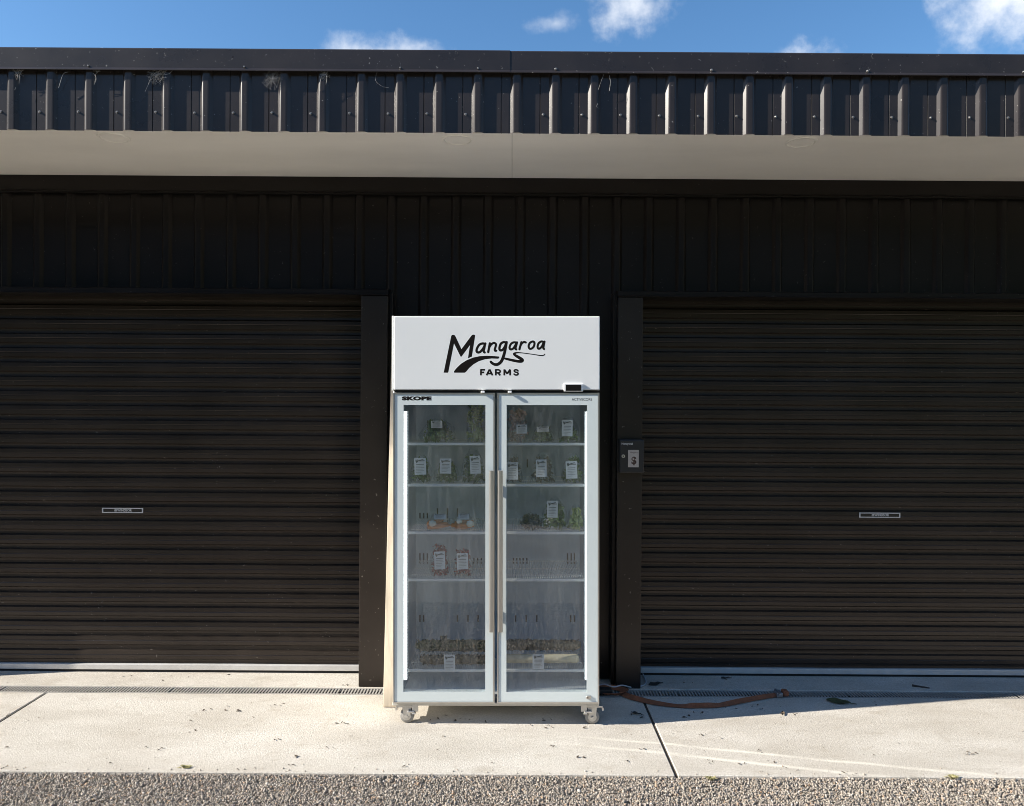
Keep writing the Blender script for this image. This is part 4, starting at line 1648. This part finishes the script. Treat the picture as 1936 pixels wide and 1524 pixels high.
# ------------------------------------------------------------------ litter and weeds
def flake(m, c, s, rnd, el=0.45):
    a = rnd.uniform(0, 3.14)
    mt = Matrix.Translation(c) @ Matrix.Rotation(a, 4, 'Z') @ Euler((rnd.uniform(-0.4, 0.4), rnd.uniform(-0.4, 0.4), 0)).to_matrix().to_4x4()
    pts = [(-s, 0, 0.1 * s), (-0.3 * s, el * s, 0.25 * s), (0.5 * s, el * 0.8 * s, 0.2 * s), (s, 0, 0.05 * s), (0.4 * s, -el * s, 0.3 * s), (-0.4 * s, -el * 0.8 * s, 0.25 * s)]
    v = [m.bm.verts.new(mt @ Vector(p)) for p in pts]
    k = m.bm.verts.new(mt @ Vector((0, 0, 0)))
    for q in range(6):
        m.bm.faces.new((v[q], v[(q + 1) % 6], k))


rnd = random.Random(77)
m = MB()
spots = [(20, 1352), (73, 1355), (365, 1365), (420, 1340), (422, 1333), (390, 1343), (450, 1343), (475, 1358), (540, 1332), (520, 1333), (640, 1365), (650, 1368), (660, 1390), (365, 1383), (425, 1402),
         (272, 1414), (298, 1415), (298, 1434), (552, 1430), (552, 1446), (445, 1447), (610, 1410), (520, 1400), (700, 1400), (820, 1360), (838, 1352), (865, 1362), (912, 1365), (880, 1358),
         (955, 1378), (1000, 1370), (1035, 1360), (1038, 1374), (1200, 1352), (1215, 1358), (1105, 1374), (1300, 1354), (1320, 1350), (1440, 1340), (1395, 1342), (1325, 1390), (1360, 1393), (1440, 1420), (1460, 1440),
         (1490, 1452), (1500, 1456), (1570, 1458), (1590, 1460), (1620, 1462), (1640, 1425), (1692, 1406), (1645, 1425), (1826, 1424), (1840, 1425), (1510, 1350), (1370, 1283), (1300, 1288), (1100, 1430),
         (1040, 1412), (930, 1440), (820, 1420), (760, 1450), (840, 1390), (1010, 1445), (1180, 1440), (1210, 1415), (15, 1290), (240, 1278), (316, 1277), (365, 1277), (425, 1277), (310, 1284), (655, 1297),
         (12, 1415), (210, 1445), (1345, 1440), (1404, 1446), (1660, 1330), (1672, 1324), (1430, 1335)]
for a, b in spots:
    for _ in range(rnd.choice((1, 1, 2, 3))):
        g = G(a + rnd.uniform(-9, 9), b + rnd.uniform(-3, 3), 0.003)
        flake(m, g, rnd.uniform(0.005, 0.0125), rnd, rnd.uniform(0.18, 0.5))
for _ in range(420):
    g = Vector((rnd.uniform(-3.6, 3.6), rnd.uniform(3.56, 4.46), 0.002))
    flake(m, g, rnd.uniform(0.0012, 0.0038), rnd, rnd.uniform(0.3, 0.7))
o = m.build("leaf_litter", M_LEAFDRY)
tag(o, "tiny dry leaf bits scattered over the concrete", "leaf litter", kind="stuff")


def twig(name, a, b, r, text, cat, mt=M_BARK):
    p, q = G(*a, 0.006), G(*b, 0.005)
    m = MB()
    mid = (p + q) / 2
    n = 7
    pts = [p + (q - p) * i / n + Vector((0, rnd.uniform(-0.004, 0.004), rnd.uniform(0, 0.003))) - mid for i in range(n + 1)]
    m.tube(pts, [r * (1 - 0.6 * i / n) for i in range(n + 1)], 6)
    o = m.build(name, mt)
    o.location = mid
    return tag(o, text, cat)


twig("twig", (1724, 1296), (1757, 1301), 0.008, "dark twig lying on the shaded threshold of the right door", "twig")


def fallen_leaf(px, py, L_, Wd, ang, mt, text):
    g = G(px, py, 0.004)
    m = MB()
    n = 8
    rows = []
    for i in range(n + 1):
        t = i / n
        w = Wd * math.sin(math.pi * min(1, t * 0.95 + 0.05)) ** 0.7 * 0.5
        x = (t - 0.5) * L_
        rows.append([m.bm.verts.new((x, w, 0.006 * math.sin(5 * t) ** 2 + 0.004)), m.bm.verts.new((x, 0, 0.002 + 0.003 * t)), m.bm.verts.new((x, -w, 0.007 * math.cos(4 * t) ** 2 + 0.003))])
    for i in range(n):
        for j in range(2):
            m.bm.faces.new((rows[i][j], rows[i + 1][j], rows[i + 1][j + 1], rows[i][j + 1]))
    m.tube([(L_ * 0.48, 0, 0.004), (L_ * 0.75, 0.004, 0.003)], 0.002, 5)
    o = m.build("fallen_leaf", mt)
    o.location = g
    o.rotation_euler = (0, 0, ang)
    tag(o, text, "leaf")


fallen_leaf(1585, 1327, 0.13, 0.075, -0.45, M_LEAFGREEN, "large dull green leaf on the shaded slab in front of the right door")
fallen_leaf(1203, 1350, 0.06, 0.022, -0.6, M_BARK, "small dark curled leaf on the slab beside the fridge's right castor")
fallen_leaf(1238, 1294, 0.08, 0.05, 0.4, M_BARK, "dark crumpled leaf on the threshold near the power cord")
fallen_leaf(1371, 1283, 0.055, 0.02, 0.1, M_BARK, "small dark leaf close to the bottom rail of the right door")
fallen_leaf(1480, 1350, 0.045, 0.02, 1.2, M_LEAFDRY, "dry brown leaf at the edge of the fridge's shadow below the ratchet")


def weed(px, py, n, s, text, colour=M_LEAFGREEN):
    g = G(px, py, -0.01)
    m = MB()
    for _ in range(n):
        a = rnd.uniform(0, 6.28)
        r = rnd.uniform(0.005, 0.03) * s
        tip = Vector((math.cos(a) * r * 1.6, math.sin(a) * r, 0.010 + rnd.uniform(0.001, 0.010) * s))
        side = Vector((-math.sin(a), math.cos(a), 0)) * 0.005 * s
        mid = tip * 0.6 + Vector((0, 0, 0.006))
        v = [m.bm.verts.new(p) for p in (Vector((0, 0, 0)), mid + side, tip, mid - side)]
        m.bm.faces.new(v)
    o = m.build("weed", colour)
    o.location = g
    tag(o, text, "weed", "small weeds at the gravel edge")


M_WEED = leaf_mat("yellow_green_weed", (0.26, 0.25, 0.10), (0.42, 0.37, 0.19))
weed(350, 1455, 40, 0.9, "small yellow-green weed on the slab edge at the left", M_WEED)
weed(1345, 1476, 30, 0.8, "small weed in the gravel below the right-hand slab joint", M_WEED)
weed(1800, 1474, 26, 0.9, "small weed at the slab edge on the far right", M_WEED)

# ------------------------------------------------------------------ cobwebs under the capping
def cobweb(name_text, strands, fuzz=0, seed=0, radius=0.0008):
    rr = random.Random(seed)
    m = MB()
    c = P(*strands[0][0], FP - 0.016)
    for st in strands:
        pts = [P(a, b, FP - 0.018 - 0.006 * math.sin(3.14 * i / max(1, len(st) - 1))) - c for i, (a, b) in enumerate(st)]
        m.tube(smooth_path(pts, 4), radius * rr.uniform(0.7, 1.3), 4)
    if fuzz:
        fx, fy, fr, nn = fuzz
        for _ in range(nn):
            a, b = rr.uniform(0, 6.28), rr.uniform(0, 6.28)
            r1, r2 = fr * rr.random(), fr * rr.random()
            p = P(fx + math.cos(a) * r1, fy + math.sin(a) * r1, FP - 0.014 - rr.uniform(0, 0.01)) - c
            q = P(fx + math.cos(b) * r2, fy + math.sin(b) * r2, FP - 0.014 - rr.uniform(0, 0.01)) - c
            m.tube([p, (p + q) / 2 + Vector((0, 0, -0.004)), q], 0.00032, 3, caps=False)
    o = m.build("cobweb", M_WEB)
    o.location = c
    tag(o, name_text, "cobweb", "cobwebs on the fascia ribs")


cobweb("pale cobweb strand beside the rib at the far left end of the fascia", [[(44, 131), (38, 140), (36, 158)], [(28, 134), (33, 142), (32, 150)], [(28, 170), (30, 165)]], (34, 138, 14, 40), 1)
cobweb("thin bent cobweb strand under the capping left of the leftmost screw", [[(129, 136), (119, 141), (111, 166)]], 0, 2)
cobweb("cobweb tuft hanging below the leftmost capping screw", [[(188, 134), (181, 140), (182, 150), (178, 160)], [(176, 138), (181, 146), (179, 156)]], (183, 126, 13, 60), 3)
cobweb("large fan-shaped cobweb strands below the capping between two left screws", [[(315, 133), (300, 142), (285, 152), (274, 174)], [(312, 130), (295, 137), (286, 146), (280, 160)], [(326, 134), (318, 140), (300, 142)]], (296, 142, 20, 90), 4)
cobweb("hairy round cobweb clump hanging near the second capping screw", [[(500, 138), (512, 148), (524, 166)], [(528, 140), (516, 150), (506, 162)], [(514, 136), (515, 150)]], (514, 150, 22, 60), 5, 0.0004)
cobweb("cobweb tuft on the rib right of the round cobweb clump", [[(612, 136), (618, 146), (616, 160)], [(610, 140), (606, 152), (605, 172)]], (613, 142, 12, 50), 6)
cobweb("faint cobweb threads under the middle of the fascia", [[(713, 136), (710, 152), (722, 163), (735, 166)], [(760, 122), (752, 104), (756, 94)]], (759, 124, 13, 50), 7, 0.0006)
cobweb("loose cobweb threads with a caught leaf right of the middle", [[(1142, 140), (1136, 155), (1131, 170)], [(1152, 142), (1154, 156), (1152, 172)], [(1130, 196), (1128, 202), (1133, 205)]], 0, 8, 0.0007)

M_SPAT = mat("dried_spatter", (0.26, 0.24, 0.21), rough=0.9)
# pale spatters on the left door
def spatter(door, x0, px, py, n, spread, seed):
    rr = random.Random(seed)
    m = MB()
    for _ in range(n):
        p = P(px + rr.gauss(0, spread[0]), py + rr.gauss(0, spread[1]), DY - 0.0142)
        r = rr.uniform(0.001, 0.003)
        k = rr.uniform(0.8, 2.2)
        a = rr.uniform(-0.6, 0.6)
        ring = [m.bm.verts.new((p.x - x0 + r * math.cos(t * 1.047) + a * r * k * math.sin(t * 1.047), p.y - DY + rr.uniform(-0.0006, 0.0), p.z + r * k * math.sin(t * 1.047))) for t in range(6)]
        m.bm.faces.new(ring)
    o = m.build("pale_spatter", M_SPAT, door)
    o["kind"] = "stuff"


spatter(door_l, LD[0] - 0.02, 412, 872, 9, (6, 10), 1)
spatter(door_l, LD[0] - 0.02, 180, 1140, 12, (22, 8), 2)
spatter(door_l, LD[0] - 0.02, 172, 1180, 10, (5, 18), 3)
spatter(door_l, LD[0] - 0.02, 420, 1210, 16, (130, 14), 4)
spatter(door_l, LD[0] - 0.02, 500, 1130, 8, (110, 12), 5)
